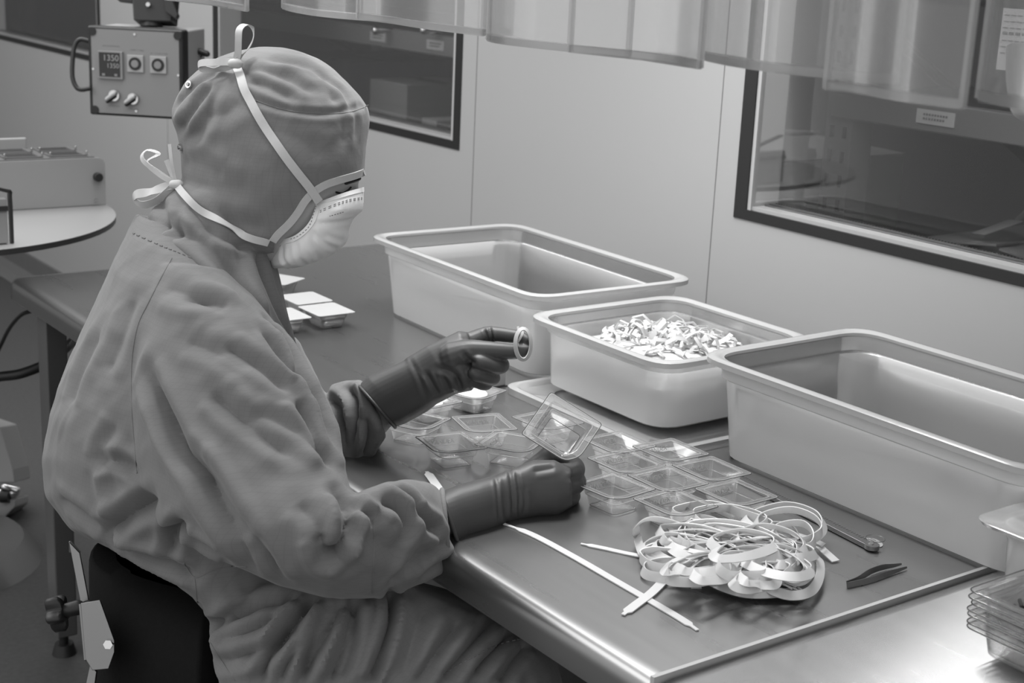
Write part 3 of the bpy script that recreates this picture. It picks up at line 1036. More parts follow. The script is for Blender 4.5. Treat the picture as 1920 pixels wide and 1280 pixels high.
for k in range(22):
    cx_, cy_ = rl.uniform(1290, 1480), rl.uniform(1000, 1080)
    if (cx_ - 1385) ** 2 / 115 ** 2 + (cy_ - 1040) ** 2 / 48 ** 2 > 1:
        cx_, cy_ = 1385 + (cx_ - 1385) * .6, 1040 + (cy_ - 1040) * .6
    ax_, ay_, rt_ = rl.uniform(38, 92), rl.uniform(13, 28), rl.uniform(-.25, .35)
    hb = 0.006 + 0.032 * max(0, 1 - ((cx_ - 1390) / 150) ** 2 - ((cy_ - 1035) / 80) ** 2) * rl.uniform(.5, 1)
    lp_ = []
    for q in range(9):
        an = q * 2 * math.pi / 9
        u_, v_ = ax_ * math.cos(an) * rl.uniform(.85, 1.1), ay_ * math.sin(an) * rl.uniform(.85, 1.15)
        x_, y_ = cx_ + u_ * math.cos(rt_) - v_ * math.sin(rt_), cy_ + u_ * math.sin(rt_) + v_ * math.cos(rt_)
        lp_.append((min(max(x_, 1205), 1530), min(max(y_, 965), 1108), hb + rl.uniform(-.004, .006)))
    loops.append(lp_)
lbs = {0: 'open upright strap loop arching at the upper left of the bundle', 1: 'flat strap loop reaching over the blister trays behind the bundle',
       2: 'strap loop bulging at the upper right of the bundle near the rule', 4: 'round strap loop at the lower right of the bundle',
       5: 'flat strap loop lying at the front edge of the bundle'}
for k, lp_ in enumerate(loops):
    zj = 0.0
    pts = spline([tz(a_, b_, z_ + 0.004 + zj) for a_, b_, z_ in lp_], 7, True)
    c = np.mean(pts, 0)
    ns = []
    up = 0.15 if k in (1, 9, 10, 20) else 0.65 + 0.4 * math.sin(k * 1.7)
    for p in pts:
        d = p - c
        d[2] = 0
        d /= np.linalg.norm(d) + 1e-9
        ns.append(d * 0.8 + np.array([0, 0, 1]) * (up + 0.12 * math.sin(p[0] * 30 + k)))
    # keep the standing edge clear of the table
    pts = [np.array([p[0], p[1], max(p[2], ZT + 0.0062)]) for p in pts]
    strap(pts, lbs.get(k, 'translucent white strap coiled inside the tangled bundle on the steel table'), 0.0108, ns, False, True)

# ------------------------------------------------------------------ steel rule with label tag, tweezers
t = thing('steel_rule', tuple(onZ(1540, 985, ZT)), 'slim steel rule lying along the foot of the large near bin', 'rule')
a, b = onZ(1432, 925, ZT + .001), onZ(1632, 1028, ZT + .001)
a = a + (a - b) * 0.35
d = (b - a) / np.linalg.norm(b - a)
n = np.array([-d[1], d[0], 0])
L = np.linalg.norm(b - a)
rb = MB().obox((a + b) / 2 + np.array([0, 0, 0.003]), d, n, (0, 0, 1), (L / 2, 0.0065, 0.0028))
rb.build('rule_blade', M['steeldark'], t, False, 0.0006)
MB().disc(b + d * 0.002 + np.array([0, 0, 0.0035]), (0, 0, 1), 0.0085, 0.005).build('pivot_end', M['steeldark'], t)
gm = MB()
for k in range(60):
    c = a + d * (L * (k + .5) / 60) + n * 0.0045 + np.array([0, 0, 0.0060])
    gm.obox(c, d, n, (0, 0, 1), (0.0003, 0.0016 if k % 5 else 0.003, 0.0002))
gm.build('graduations', M['paperprint'], t, False)
MB().disc(b + np.array([0, 0, 0.0062]), (0, 0, 1), 0.003, 0.0012).build('rivet', M['chrome'], t)
c = onZ(1622, 1018, ZT)
t = thing('label_tag', tuple(c), 'white printed tag on a thin wire ring at the end of the steel rule', 'tag')
MB().loft([at_z([(0.014 * math.cos(q) * (1 + .15 * math.cos(q)), 0.013 * math.sin(q)) for q in np.linspace(0, 6.283, 26, False)], z, c[:2] + np.array([0.002, 0.006])) for z in (ZT + 0.0003, ZT + 0.0010)]).build('tag_card', M['white'], t, False)
pr = MB()
for k in range(4):
    pr.box(c[0] - 0.008 + 0.001 * k, c[0] + 0.003, c[1] + 0.004 + k * 0.0035, c[1] + 0.0048 + k * 0.0035, ZT + 0.0011, ZT + 0.0014)
pr.build('tag_print', M['paperprint'], t, False)
c2 = onZ(1640, 1020, ZT)
MB().loft([[(c2[0] + (0.011 + 0.0005 * math.cos(u_)) * math.cos(v_), c2[1] + (0.011 + .0005 * math.cos(u_)) * math.sin(v_), ZT + 0.0072 + 0.0005 * math.sin(u_)) for u_ in np.linspace(0, 6.283, 6, False)] for v_ in np.linspace(0, 6.283, 32, False)], False, True).build('wire_ring', M['steeldark'], t)

t = thing('tweezers', tuple(onZ(1640, 1080, ZT)), 'steel tweezers lying near the table joint', 'tweezers')
for s in (-1, 1):
    if s > 0:
        px = [(1588, 1094), (1610, 1085), (1632, 1071), (1655, 1063), (1675, 1060), (1690, 1057)]
        hz = [0.0035, 0.004, 0.0045, 0.0045, 0.004, 0.004]
    else:
        px = [(1588, 1097), (1615, 1091), (1640, 1084), (1662, 1076), (1683, 1069), (1700, 1063)]
        hz = [0.0035, 0.0035, 0.0035, 0.0035, 0.003, 0.003]
    pts = spline([onZ(x, y, ZT + z) for (x, y), z in zip(px, hz)], 5)
    m_ = len(pts)
    ws = [0.0062 if i < m_ * .6 else 0.0062 - 0.0046 * (i / m_ - .6) / .4 for i in range(m_)]
    MB().ribbon(pts, [np.array([0.6, -0.8, 0.15])] * m_, ws, 0.0011).build('arm', M['steeldark'], t)

# ------------------------------------------------------------------ stack of clear trays at the lower right
for k in range(7):
    z = ZT + 0.034 + k * 0.0063
    cxx, cyy = -0.702 + 0.0015 * math.sin(k * 2), 1.188 + 0.0015 * math.cos(k * 3)
    t = thing('clear_tray', (cxx, cyy, z - 0.028), 'clear tray at the very top of the stack on the right table' if k == 6 else ('clear tray at the bottom of the stack on the right table' if k == 0 else 'clear tray inside the nested stack on the right table'), 'tray', 'nested clear trays on the right table')
    hx, hy = 0.085, 0.050
    sq = [(-hx, -hy), (hx, -hy), (hx, hy), (-hx, hy)]
    prof = [(0, z), (0.010, z), (0.012, z - 0.002), (0.016, z - 0.026), (0.018, z - 0.028)]
    MB().loft([at_z(fillet(inset(sq, d), 0.012, 5), zz, (cxx, cyy)) for d, zz in prof[::-1]] + [at_z(fillet(inset(sq, d + .0005), 0.012, 5), zz + 0.0006, (cxx, cyy)) for d, zz in prof]).build('tray_shell', M['clear'], t)
    pts = at_z(fillet(sq, 0.012, 5), z, (cxx, cyy))
    MB().ribbon(pts, [(0, 0, 1)] * len(pts), 0.0012, 0.0009, True).build('rim_edge', M['steeldark'], t)
mt = MB()
rng = random.Random(5)
for k in range(90):
    x, y, z = -0.702 + rng.uniform(-.06, .06), 1.188 + rng.uniform(-.028, .028), ZT + 0.0475 + rng.uniform(0, 0.009)
    mt.tube([(x, y, z), (x + rng.uniform(-.006, .006), y + rng.uniform(-.006, .006), z + 0.003)], 0.0022, 6)
mt.box(-0.762, -0.642, 1.160, 1.216, ZT + 0.0455, ZT + 0.048)
tag(mt.build('small_parts', M['lint'], None, True, loc=(-0.702, 1.188, ZT + 0.0455)), 'small dark parts lying loose inside the top clear tray', 'small parts', kind='stuff')
#@@PERSON
# ------------------------------------------------------------------ soft-body helpers
def ring_px(x0, y0, x1, y1, t, b, n=36, e=1.0, dt=0.0):
    """ellipse ring through two silhouette points at depth t (dt: extra depth at second point), half thickness b along the sight line"""
    p0, p1 = P(x0, y0, t), P(x1, y1, t + dt)
    c, a = (p0 + p1) / 2, (p1 - p0) / 2
    bb = np.asarray(ray((x0 + x1) / 2, (y0 + y1) / 2))
    bb = bb / np.linalg.norm(bb) * b
    out = []
    for k in range(n):
        q = 2 * math.pi * k / n
        cx_, sx_ = math.cos(q), math.sin(q)
        out.append(c + math.copysign(abs(cx_) ** e, cx_) * a + math.copysign(abs(sx_) ** e, sx_) * bb)
    return out


def fuse(parts, voxel, smooth_it, factor=0.5):
    """union of closed shells -> one smooth skin (verts, faces)"""
    mb = MB()
    for p in parts:
        mb.add(p.v, p.f)
    me = bpy.data.meshes.new('tmp')
    me.from_pydata(mb.v, [], mb.f)
    bm = bmesh.new()
    bm.from_mesh(me)
    bmesh.ops.recalc_face_normals(bm, faces=bm.faces)
    bm.to_mesh(me)
    bm.free()
    o = bpy.data.objects.new('tmp', me)
    link(o)
    r = o.modifiers.new('r', 'REMESH')
    r.mode = 'VOXEL'
    r.voxel_size = voxel
    if smooth_it:
        s = o.modifiers.new('s', 'SMOOTH')
        s.factor = factor
        s.iterations = smooth_it
    dg = bpy.context.evaluated_depsgraph_get()
    ev = o.evaluated_get(dg)
    m2 = ev.to_mesh()
    V = np.empty(len(m2.vertices) * 3)
    m2.vertices.foreach_get('co', V)
    V = V.reshape(-1, 3)
    F = [tuple(p.vertices) for p in m2.polygons]
    ev.to_mesh_clear()
    bpy.data.objects.remove(o)
    return V, F


def normals(V, F):
    A = np.array([f if len(f) == 4 else (f[0], f[1], f[2], f[2]) for f in F])
    n = np.cross(V[A[:, 2]] - V[A[:, 0]], V[A[:, 3]] - V[A[:, 1]])
    N = np.zeros_like(V)
    for k in range(4):
        np.add.at(N, A[:, k], n)
    N /= np.linalg.norm(N, axis=1)[:, None] + 1e-12
    return N


def relax(V, F, it=2, k=0.5):
    E_ = set()
    for f in F:
        for a, b in zip(f, f[1:] + f[:1]):
            E_.add((a, b) if a < b else (b, a))
    E_ = np.array(list(E_))
    deg = np.bincount(E_.ravel(), minlength=len(V))[:, None] + 1e-9
    for _ in range(it):
        S_ = np.zeros_like(V)
        np.add.at(S_, E_[:, 0], V[E_[:, 1]])
        np.add.at(S_, E_[:, 1], V[E_[:, 0]])
        V = V * (1 - k) + k * S_ / deg
    return V


def bvh(V, F):
    return BVHTree.FromPolygons([Vector(v) for v in V], F)


def drape(tree, px, py, off=0.0, tdef=1.75):
    """point on a surface seen at a photograph position, pushed off along its normal"""
    d = Vector(ray(px, py))
    hit, nr, idx, dist = tree.ray_cast(Vector(EYE), d.normalized())
    if hit is None:
        p = P(px, py, tdef)
        return p, -ROT[2]
    nr = np.array(nr)
    if nr.dot(np.array(d)) > 0:
        nr = -nr
    return np.array(hit) + nr * off, nr


def fold(V, F, folds, tree):
    """press creases and raise ridges along 3-D lines lying on the cloth"""
    N = normals(V, F)
    D = np.zeros(len(V))
    for pts, wdt, h in folds:
        q = spline([np.array([x, y, 0.0]) for x, y in pts], 4)
        L3 = [drape(tree, p[0], p[1])[0] for p in q]
        best = np.full(len(V), 1e9)
        lo, hi = np.min(L3, 0) - 5 * wdt, np.max(L3, 0) + 5 * wdt
        sel = np.where(np.all((V > lo) & (V < hi), 1))[0]
        if not len(sel):
            continue
        X = V[sel]
        bs = np.full(len(sel), 1e9)
        tt = np.zeros(len(sel))
        m_ = len(L3) - 1
        for i in range(m_):
            a, b = L3[i], L3[i + 1]
            if np.linalg.norm(b - a) > 0.09:
                continue
            ab = b - a
            u = np.clip(((X - a) @ ab) / (ab @ ab + 1e-12), 0, 1)
            d = np.linalg.norm(X - a - u[:, None] * ab, axis=1)
            k = d < bs
            bs[k] = d[k]
            tt[k] = (i + u[k]) / m_
        fade = np.clip(np.minimum(tt, 1 - tt) * 5 + 0.25, 0, 1)
        pr = -0.5 * np.exp(-(bs / wdt) ** 2) - 0.6 * np.exp(-1.5 * bs / wdt) + 0.5 * np.exp(-((bs - 1.9 * wdt) / (0.9 * wdt)) ** 2)
        D[sel] += h * fade * pr
    return V + N * D[:, None]


def wrinkle(V, F, amp, scale, seed=0, stretch=(1, 1, 1)):
    N = normals(V, F)
    out = V.copy()
    st = np.array(stretch)
    for i, v in enumerate(V):
        q = Vector(v * scale * st) + Vector((seed, seed * .7, 0))
        a = noise.noise(q)
        b = noise.noise(q * 2.3 + Vector((a * 1.5, 3, 1)))
        r = (1 - abs(a) * 2.2) * 0.6 + b * 0.5
        out[i] += N[i] * amp * r
    return out


def keep(V, F, fn):
    """drop faces whose centre fails fn(pixel positions, centres)"""
    A = [np.mean(V[list(f)], 0) for f in F]
    A = np.array(A)
    k = fn(proj(A), A)
    F2 = [f for f, q in zip(F, k) if q]
    used = sorted({i for f in F2 for i in f})
    mp = {u: i for i, u in enumerate(used)}
    return V[used], [tuple(mp[i] for i in f) for f in F2]


def inpoly(P2, poly):
    x, y = P2[:, 0], P2[:, 1]
    c = np.zeros(len(P2), bool)
    n = len(poly)
    for i in range(n):
        x0, y0 = poly[i]
        x1, y1 = poly[(i + 1) % n]
        m_ = ((y0 > y) != (y1 > y)) & (x < (x1 - x0) * (y - y0) / (y1 - y0 + 1e-12) + x0)
        c ^= m_
    return c


def rings(rows, **kw):
    return MB().loft([ring_px(*r, **kw) for r in rows])


def hrows(rows, t, **kw):
    """horizontal slices: (y, xl, xr, b[, slope])"""
    out = []
    for r in rows:
        y, xl, xr, b = r[:4]
        s = r[4] if len(r) > 4 else 0
        out.append(ring_px(xl, y - s, xr, y + s, t, b, **kw))
    return MB().loft(out)


def chain(pts, t0=None):
    """finger/limb: (px, py, depth, radius)"""
    c = spline([P(p[0], p[1], p[2]) for p in pts], 4)
    r = [float(x[0]) for x in spline([np.array([p[3], 0, 0]) for p in pts], 4)]
    return MB().tube(c, r, 14)


ROOT = (-1.62, 0.62, 0.0)
# ------------------------------------------------------------------ the worker : body under the clothes
TH_ = 1.78
skull = hrows([(104, 470, 530, .030), (125, 420, 580, .060), (155, 378, 640, .078), (200, 345, 672, .088), (260, 350, 674, .091),
               (310, 358, 674, .090), (330, 362, 676, .088), (345, 364, 672, .087), (356, 366, 668, .086), (375, 372, 664, .083), (395, 385, 664, .080), (420, 400, 652, .075),
               (450, 420, 628, .066), (478, 440, 590, .052), (492, 450, 560, .04)], TH_)
nose = MB().tube([P(652, 340, TH_), P(661, 362, TH_), P(666, 380, TH_)], [0.008, 0.010, 0.010], 12)
neck = rings([(400, 400, 520, 440, TH_, .055), (350, 470, 500, 520, 1.79, .058), (300, 560, 500, 600, 1.79, .10)])
trunk = rings([(240, 520, 520, 590, 1.80, .15), (195, 610, 540, 690, 1.80, .175), (150, 720, 560, 780, 1.80, .16), (140, 850, 560, 920, 1.80, .155),
               (200, 960, 540, 1080, 1.80, .165), (350, 1050, 520, 1230, 1.80, .15), (440, 1140, 560, 1330, 1.80, .12)])
limbs = [MB().tube([P(370, 575, 1.72), P(450, 790, 1.65), P(570, 1000, 1.59)], [.048, .045, .040], 16),
         MB().tube([P(570, 1000, 1.58), P(720, 1010, 1.62), P(880, 945, 1.72), P(960, 920, 1.75)], [.042, .034, .022, .014], 16),
         MB().tube([P(420, 560, 1.96), P(500, 760, 2.02), P(560, 900, 2.02)], [.055, .05, .042], 16),
         MB().tube([P(560, 900, 2.02), P(660, 810, 1.95), P(790, 700, 1.89), P(840, 675, 1.87)], [.042, .034, .018, .010], 16),
         MB().tube([P(560, 1250, 1.70), P(760, 1260, 1.70), P(960, 1270, 1.70)], [.075, .065, .05], 16),
         MB().tube([P(560, 1250, 1.90), P(760, 1260, 1.93), P(960, 1270, 1.95)], [.075, .065, .05], 16)]
kn, kf = P(960, 1270, 1.70), P(960, 1270, 1.95)
for kp in (kn, kf):
    limbs.append(MB().tube([kp, np.array([kp[0] - .01, kp[1] + .0, 0.30]), np.array([kp[0] - .03, kp[1] - .04, 0.09])], [.055, .05, .035], 16))
    limbs.append(MB().tube([np.array([kp[0] - .04, kp[1] - .06, 0.06]), np.array([kp[0] + .06, kp[1] + .11, 0.045])], [.038, .03], 16))
V, F = fuse([skull, nose, neck, trunk] + limbs, 0.006, 4)
person = obj('person', V, F, M['skin'], None, True, 0, ROOT)
tag(person, 'seated person in grey hooded coverall, white mask and dark gloves at the steel table', 'person')
face_tree = bvh(V, F)

# ------------------------------------------------------------------ coverall
torso = rings([(256, 400, 350, 440, 1.79, .07), (246, 420, 400, 480, 1.79, .10), (236, 442, 450, 535, 1.79, .135), (205, 510, 520, 625, 1.80, .185), (165, 600, 562, 700, 1.80, .205),
               (126, 690, 598, 775, 1.80, .21), (96, 780, 632, 850, 1.80, .215), (82, 860, 640, 925, 1.80, .215), (88, 930, 610, 1010, 1.80, .21),
               (135, 990, 575, 1105, 1.80, .205), (225, 1035, 560, 1200, 1.80, .20), (325, 1078, 560, 1290, 1.80, .19), (384, 1140, 600, 1420, 1.80, .165), (398, 1290, 620, 1540, 1.8, .15)])
sleeve = rings([(285, 490, 420, 505, 1.70, .07), (265, 560, 480, 560, 1.675, .085), (250, 650, 540, 640, 1.655, .095), (246, 760, 596, 720, 1.635, .10),
                (252, 860, 634, 800, 1.615, .10), (296, 960, 646, 870, 1.59, .10), (400, 1040, 652, 915, 1.565, .095), (520, 1095, 668, 930, 1.555, .088),
                (610, 1118, 690, 918, 1.56, .083), (695, 1121, 730, 904, 1.585, .078), (770, 1098, 772, 900, 1.62, .068), (812, 1085, 808, 906, 1.65, .058), (842, 1058, 826, 922, 1.67, .048)])
sleeve2 = rings([(430, 560, 560, 640, 1.97, .08), (470, 700, 610, 740, 2.0, .09), (540, 860, 620, 740, 2.01, .085), (610, 900, 620, 722, 1.98, .07), (650, 893, 632, 716, 1.96, .06),
                 (690, 868, 650, 714, 1.945, .055), (722, 818, 678, 712, 1.93, .048)])
lap = rings([(395, 1130, 440, 1500, 1.78, .165), (430, 1080, 470, 1500, 1.775, .195), (520, 1060, 560, 1490, 1.77, .195), (640, 1075, 660, 1480, 1.77, .195),
             (760, 1090, 770, 1470, 1.78, .19), (860, 1112, 860, 1460, 1.79, .18), (940, 1140, 935, 1450, 1.80, .17), (1000, 1180, 985, 1430, 1.81, .155), (1038, 1240, 1015, 1400, 1.82, .12)], e=0.8)
legs_ = []
for kp in (kn, kf):
    legs_.append(MB().tube([kp + np.array([-.02, -.02, -.02]), np.array([kp[0] - .015, kp[1] - .01, 0.34]), np.array([kp[0] - .03, kp[1] - .04, 0.11])], [.088, .08, .06], 20))
V, F = fuse([torso, sleeve, sleeve2, lap] + legs_, 0.0033, 9)
tree = bvh(V, F)
W = 0.007
gf = [
    # long drag lines of the near sleeve
    ([(279, 699), (305, 765), (341, 840), (375, 885), (410, 953), (475, 1053)], .011, .010),
    ([(365, 850), (458, 984), (530, 1085)], .009, .006),
    ([(493, 620), (541, 685), (559, 703)], .008, .006),
    ([(559, 747), (585, 799), (624, 878)], .010, .007),
    ([(423, 646), (480, 681), (545, 734)], .009, .005),
    ([(397, 734), (454, 786), (550, 856)], .010, .005),
    ([(470, 770), (540, 800), (610, 860)], .009, .004),
    ([(350, 640), (400, 660), (470, 700)], .010, .003),
    # back
    ([(182, 868), (192, 835), (217, 795)], .010, .003),
    ([(185, 866), (215, 864), (255, 880)], .008, .0045),
    ([(185, 880), (190, 926), (212, 977)], .010, -.003),
    ([(197, 1000), (245, 964), (293, 936)], .011, .008),
    ([(204, 1008), (259, 1039), (320, 1060), (365, 1077)], .008, .007),
    ([(110, 935), (150, 960), (190, 990)], .010, .004),
    ([(317, 1043), (327, 998), (345, 977)], .008, .006),
    ([(345, 985), (370, 1010), (420, 1040)], .009, .007),
    ([(130, 760), (150, 700), (190, 620)], .014, .003),
    ([(200, 700), (225, 640), (250, 560)], .012, .003),
    # shoulder
    ([(340, 560), (400, 562), (430, 575)], .010, .004),
    ([(310, 540), (370, 555), (420, 590)], .012, .003),
    # elbow pocket
    ([(629, 925), (651, 955), (651, 991), (633, 1035), (607, 1046)], .008, .010),
    ([(657, 935), (687, 962), (702, 975)], .007, .007),
    ([(600, 1000), (615, 1040), (650, 1060)], .010, .006),
    ([(560, 940), (600, 985), (612, 1020)], .011, .004),
    ([(715, 935), (745, 950), (760, 990), (745, 1010)], .009, .007),
    ([(779, 955), (797, 980), (826, 998)], .008, .007),
    ([(731, 1097), (764, 1060), (846, 1017)], .010, .005),
    ([(790, 1075), (815, 1060), (846, 1045)], .007, .004),
    ([(740, 915), (770, 935), (775, 960)], .007, .004),
    ([(700, 1000), (730, 1030), (800, 1030)], .010, .003),
    # far cuff
    ([(612, 745), (640, 775), (648, 850)], .007, .006),
    ([(652, 728), (668, 760), (662, 850)], .006, .007),
    ([(683, 780), (690, 820), (680, 860)], .006, .006),
    # chest below the hood
    ([(500, 600), (530, 640), (560, 690), (600, 770), (628, 850)], .007, .007),
    # lap gathers
    ([(592, 1121), (537, 1180), (485, 1276)], .007, .010),
    ([(561, 1118), (492, 1135), (389, 1177)], .009, .007),
    ([(527, 1149), (458, 1187), (389, 1204)], .008, .006),
    ([(560, 1170), (500, 1215), (400, 1240)], .009, .006),
    ([(575, 1200), (540, 1240), (520, 1278)], .008, .005),
    ([(662, 1122), (644, 1203), (615, 1279)], .006, .010),
    ([(645, 1125), (610, 1190), (560, 1279)], .007, .009),
    ([(672, 1125), (662, 1203), (635, 1279)], .006, .008),
    ([(731, 1105), (731, 1165), (706, 1246), (690, 1279)], .006, .009),
    ([(620, 1125), (590, 1190), (570, 1250)], .006, .006),
    ([(925, 1162), (870, 1228), (830, 1275)], .008, .007),
    ([(957, 1188), (917, 1228), (888, 1265)], .008, .007),
    ([(863, 1158), (815, 1235), (780, 1279)], .008, .006),
    ([(985, 1205), (960, 1240), (935, 1279)], .008, .006),
    ([(800, 1130), (775, 1200), (760, 1270)], .009, .004),
]
V = fold(V, F, [(a_, b_ * .95, c_ * 1.75) for a_, b_, c_ in gf], tree)
V = relax(V, F, 1)
V = wrinkle(V, F, 0.0026, 9.0, 3)
V = wrinkle(V, F, 0.0012, 24.0, 8)
cover = obj('coverall', V, F, M['gown'], person)
tree = bvh(V, F)


def cord(path, tr, r, name, m, parent, off=0.0, n=5, dash=None):
    q = spline([np.array([x, y, 0.0]) for x, y in path], n)
    L = [drape(tr, p[0], p[1], off)[0] for p in q]
    mb = MB()
    if dash:
        for i in range(0, len(L) - 1, 2):
            mb.tube([L[i], L[i + 1]], r, 6, False)
    else:
        mb.tube(L, r, 6, False)
    return mb.build(name, m, parent)


def tapeband(path, tr, w, name, m, parent, off=0.0018, n=6, th=0.0012, closed=False):
    q = spline([np.array([x, y, 0.0]) for x, y in path], n, closed)
    L, NN = zip(*[drape(tr, p[0], p[1], off) for p in q])
    L = list(L)
    for _ in range(2):
        L = [L[0]] + [(L[i - 1] + 2 * L[i] + L[i + 1]) / 4 for i in range(1, len(L) - 1)] + [L[-1]]
    NN = list(NN)
    for _ in range(4):
        NN = [NN[0]] + [(NN[i - 1] + 2 * NN[i] + NN[i + 1]) / 4 for i in range(1, len(NN) - 1)] + [NN[-1]]
    return MB().ribbon(L, NN, w, th, closed).build(name, m, parent)


cord([(322, 484), (300, 525), (279, 567), (260, 605), (250, 650), (246, 700), (248, 777), (253, 840), (257, 887)], tree, 0.0007, 'shoulder_seam', M['seam'], cover, 0.0002, 10)
cord([(700, 975), (701, 1028), (698, 1112)], tree, 0.0006, 'elbow_seam', M['seam'], cover, 0.0002, 10)
cord([(365, 1085), (372, 1140), (384, 1185), (410, 1230), (440, 1275)], tree, 0.0006, 'side_seam', M['seam'], cover, 0.0002, 10)
cord([(345, 1055), (365, 1082), (395, 1070), (430, 1062), (462, 1062)], tree, 0.0006, 'waist_seam', M['seam'], cover, 0.0002, 10)
cord([(830, 1265), (880, 1235), (930, 1210), (985, 1195)], tree, 0.0008, 'knee_seam', M['seam'], cover, 0.0002, 12, dash=True)
# cuffs
cuf = MB().tube([P(838, 990, 1.672)], .01, 8) if False else None
cuffring = [p for p in ring_px(843, 1056, 829, 918, 1.672, .049, 40)]
MB().tube(cuffring + [cuffring[0]], 0.0030, 8, False).build('cuff_hem', M['gown'], cover)

# ------------------------------------------------------------------ hood
hd = hrows([(89, 480, 530, .014, 0), (97, 440, 562, .045), (110, 405, 596, .064), (130, 372, 625, .078), (155, 345, 652, .090), (180, 330, 674, .097), (205, 322, 690, .101),
            (225, 322, 692, .103), (250, 334, 690, .104), (285, 340, 687, .104), (320, 342, 684, .102), (350, 344, 676, .099), (375, 346, 672, .095), (400, 352, 660, .090),
            (425, 362, 640, .085), (450, 372, 600, .080), (470, 380, 560, .07)], TH_)
hn = rings([(330, 340, 500, 400, 1.785, .085), (305, 375, 505, 455, 1.785, .088), (278, 405, 515, 490, 1.785, .100), (268, 435, 530, 545, 1.79, .118), (300, 490, 541, 600, 1.79, .138), (380, 540, 552, 645, 1.795, .140), (450, 590, 566, 690, 1.80, .115)])
V, F = fuse([hd, hn], 0.0030, 8)
htree = bvh(V, F)
hf = [
    ([(366, 397), (410, 471), (454, 545), (493, 607)], .008, .010),
    ([(287, 410), (322, 427), (366, 449), (410, 493), (450, 550), (490, 612)], .008, .009),
    ([(449, 449), (454, 515), (480, 585)], .009, .008),
    ([(480, 470), (495, 528), (520, 585), (556, 655)], .008, .008),
    ([(420, 440), (436, 500), (462, 560)], .008, .006),
    ([(385, 420), (430, 452), (480, 462)], .006, .006),
    ([(330, 400), (335, 425), (325, 450)], .007, .006),
    ([(300, 380), (312, 410), (300, 440)], .007, .007),
    ([(478, 188), (520, 202), (560, 210), (620, 212), (692, 196)], .004, .003),
    ([(410, 115), (450, 130), (490, 160)], .006, .004),
    ([(460, 150), (500, 160), (550, 185)], .006, .005),
    ([(470, 130), (530, 145), (590, 175)], .007, .004),
    ([(520, 125), (580, 140), (640, 185)], .007, -.003),
    ([(560, 130), (610, 160), (630, 195)], .006, .0035),
    ([(600, 140), (640, 170), (655, 200)], .006, .0035),
    ([(500, 110), (560, 118), (620, 150)], .008, .003),
    ([(330, 200), (360, 165), (410, 135)], .007, .005),
    ([(335, 245), (365, 205), (400, 150)], .006, .007),
    ([(345, 260), (380, 240), (400, 175)], .009, .004),
    ([(380, 215), (420, 215), (450, 190)], .010, .003),
    ([(340, 300), (380, 310), (420, 330)], .010, .004),
    ([(345, 335), (400, 350), (470, 350)], .012, .003),
    ([(500, 240), (560, 260), (600, 300)], .012, .002),
    ([(380, 390), (430, 415), (500, 430)], .010, .003),
    ([(640, 215), (645, 245), (640, 270)], .007, .002),
    ([(665, 210), (668, 235), (664, 260)], .006, .002),
]
V = relax(fold(V, F, hf, htree), F, 2)
V = wrinkle(V, F, 0.0016, 14.0, 5)
face_edge = [(690, 320), (682, 323), (650, 332), (610, 345), (585, 362), (566, 382), (550, 408), (530, 430), (517, 444), (512, 456)]
cutpoly = face_edge + [(512, 475), (540, 560), (760, 560), (760, 318)]
hv, hfc = keep(V, F, lambda q, c: ~inpoly(q, [(x, y) for x, y in cutpoly]) | (q[:, 1] > 474))
hood = obj('hood', hv, hfc, M['hoodfab'], person)
htree = bvh(V, F)
tapeband([(683, 322), (665, 329), (640, 336), (612, 345), (590, 358), (572, 376), (557, 400), (540, 421), (522, 438), (511, 452)], htree, 0.0088, 'edge_binding', M['tape'], hood, 0.001, 6, 0.0016)
cord([(478, 188), (520, 202), (560, 210), (620, 213), (660, 209), (691, 197)], htree, 0.0006, 'crown_seam', M['seam'], hood, 0.0001, 8)
cord([(250, 437), (300, 460), (342, 477), (392, 500)], tree, 0.0009, 'neck_stitching', M['seam'], cover, 0.0004, 10, dash=True)
for x, y in ((356, 159), (340, 276)):
    c, nr = drape(htree, x, y, 0.001, 1.76)
    MB().disc(c, nr, 0.0045, 0.004, 16).build('snap_button', M['chrome'], hood)
    MB().disc(c + nr * 0.002, nr, 0.0022, 0.003, 12).build('snap_button', M['steeldark'], hood)

# ------------------------------------------------------------------ face details
def lash(path, r, name):
    q = spline([np.array([x, y, 0.0]) for x, y in path], 5)
    L = [drape(face_tree, p[0], p[1], 0.0006)[0] for p in q]
    MB().tube(L, r, 6).build(name, M['hair'], person)


lash([(630, 360), (641, 362), (651, 357), (657, 351)], 0.0012, 'eyelashes')
lash([(648, 343), (658, 340), (668, 337), (674, 334)], 0.0022, 'eyebrow')

# ------------------------------------------------------------------ face mask
mk = hrows([(348, 596, 683, .052), (362, 575, 682, .066), (380, 556, 682, .074), (396, 545, 679, .078), (408, 536, 664, .079), (425, 520, 655, .079), (440, 505, 655, .078),
            (455, 498, 650, .076), (470, 498, 634, .073), (485, 498, 608, .068), (497, 500, 575, .06), (503, 505, 550, .045)], TH_)
V, F = fuse([mk], 0.0026, 3)
mtree = bvh(V, F)
V = fold(V, F, [([(592, 418), (620, 418), (650, 414), (676, 408)], .0030, .0018), ([(585, 435), (610, 455), (632, 468)], .0030, .0018),
                ([(607, 440), (625, 446), (645, 452)], .0030, .0018), ([(556, 455), (560, 480), (575, 500)], .0030, .0018),
                ([(583, 440), (590, 465), (600, 488)], .0030, .0018), ([(530, 462), (530, 485), (540, 500)], .0030, .0018)], mtree)
mpoly = [(597, 382), (620, 373), (650, 362), (685, 353), (720, 380), (680, 470), (610, 520), (490, 520), (497, 452), (520, 455), (542, 452), (560, 444), (577, 428), (588, 408)]
mv, mf = keep(V, F, lambda q, c: inpoly(q, mpoly))
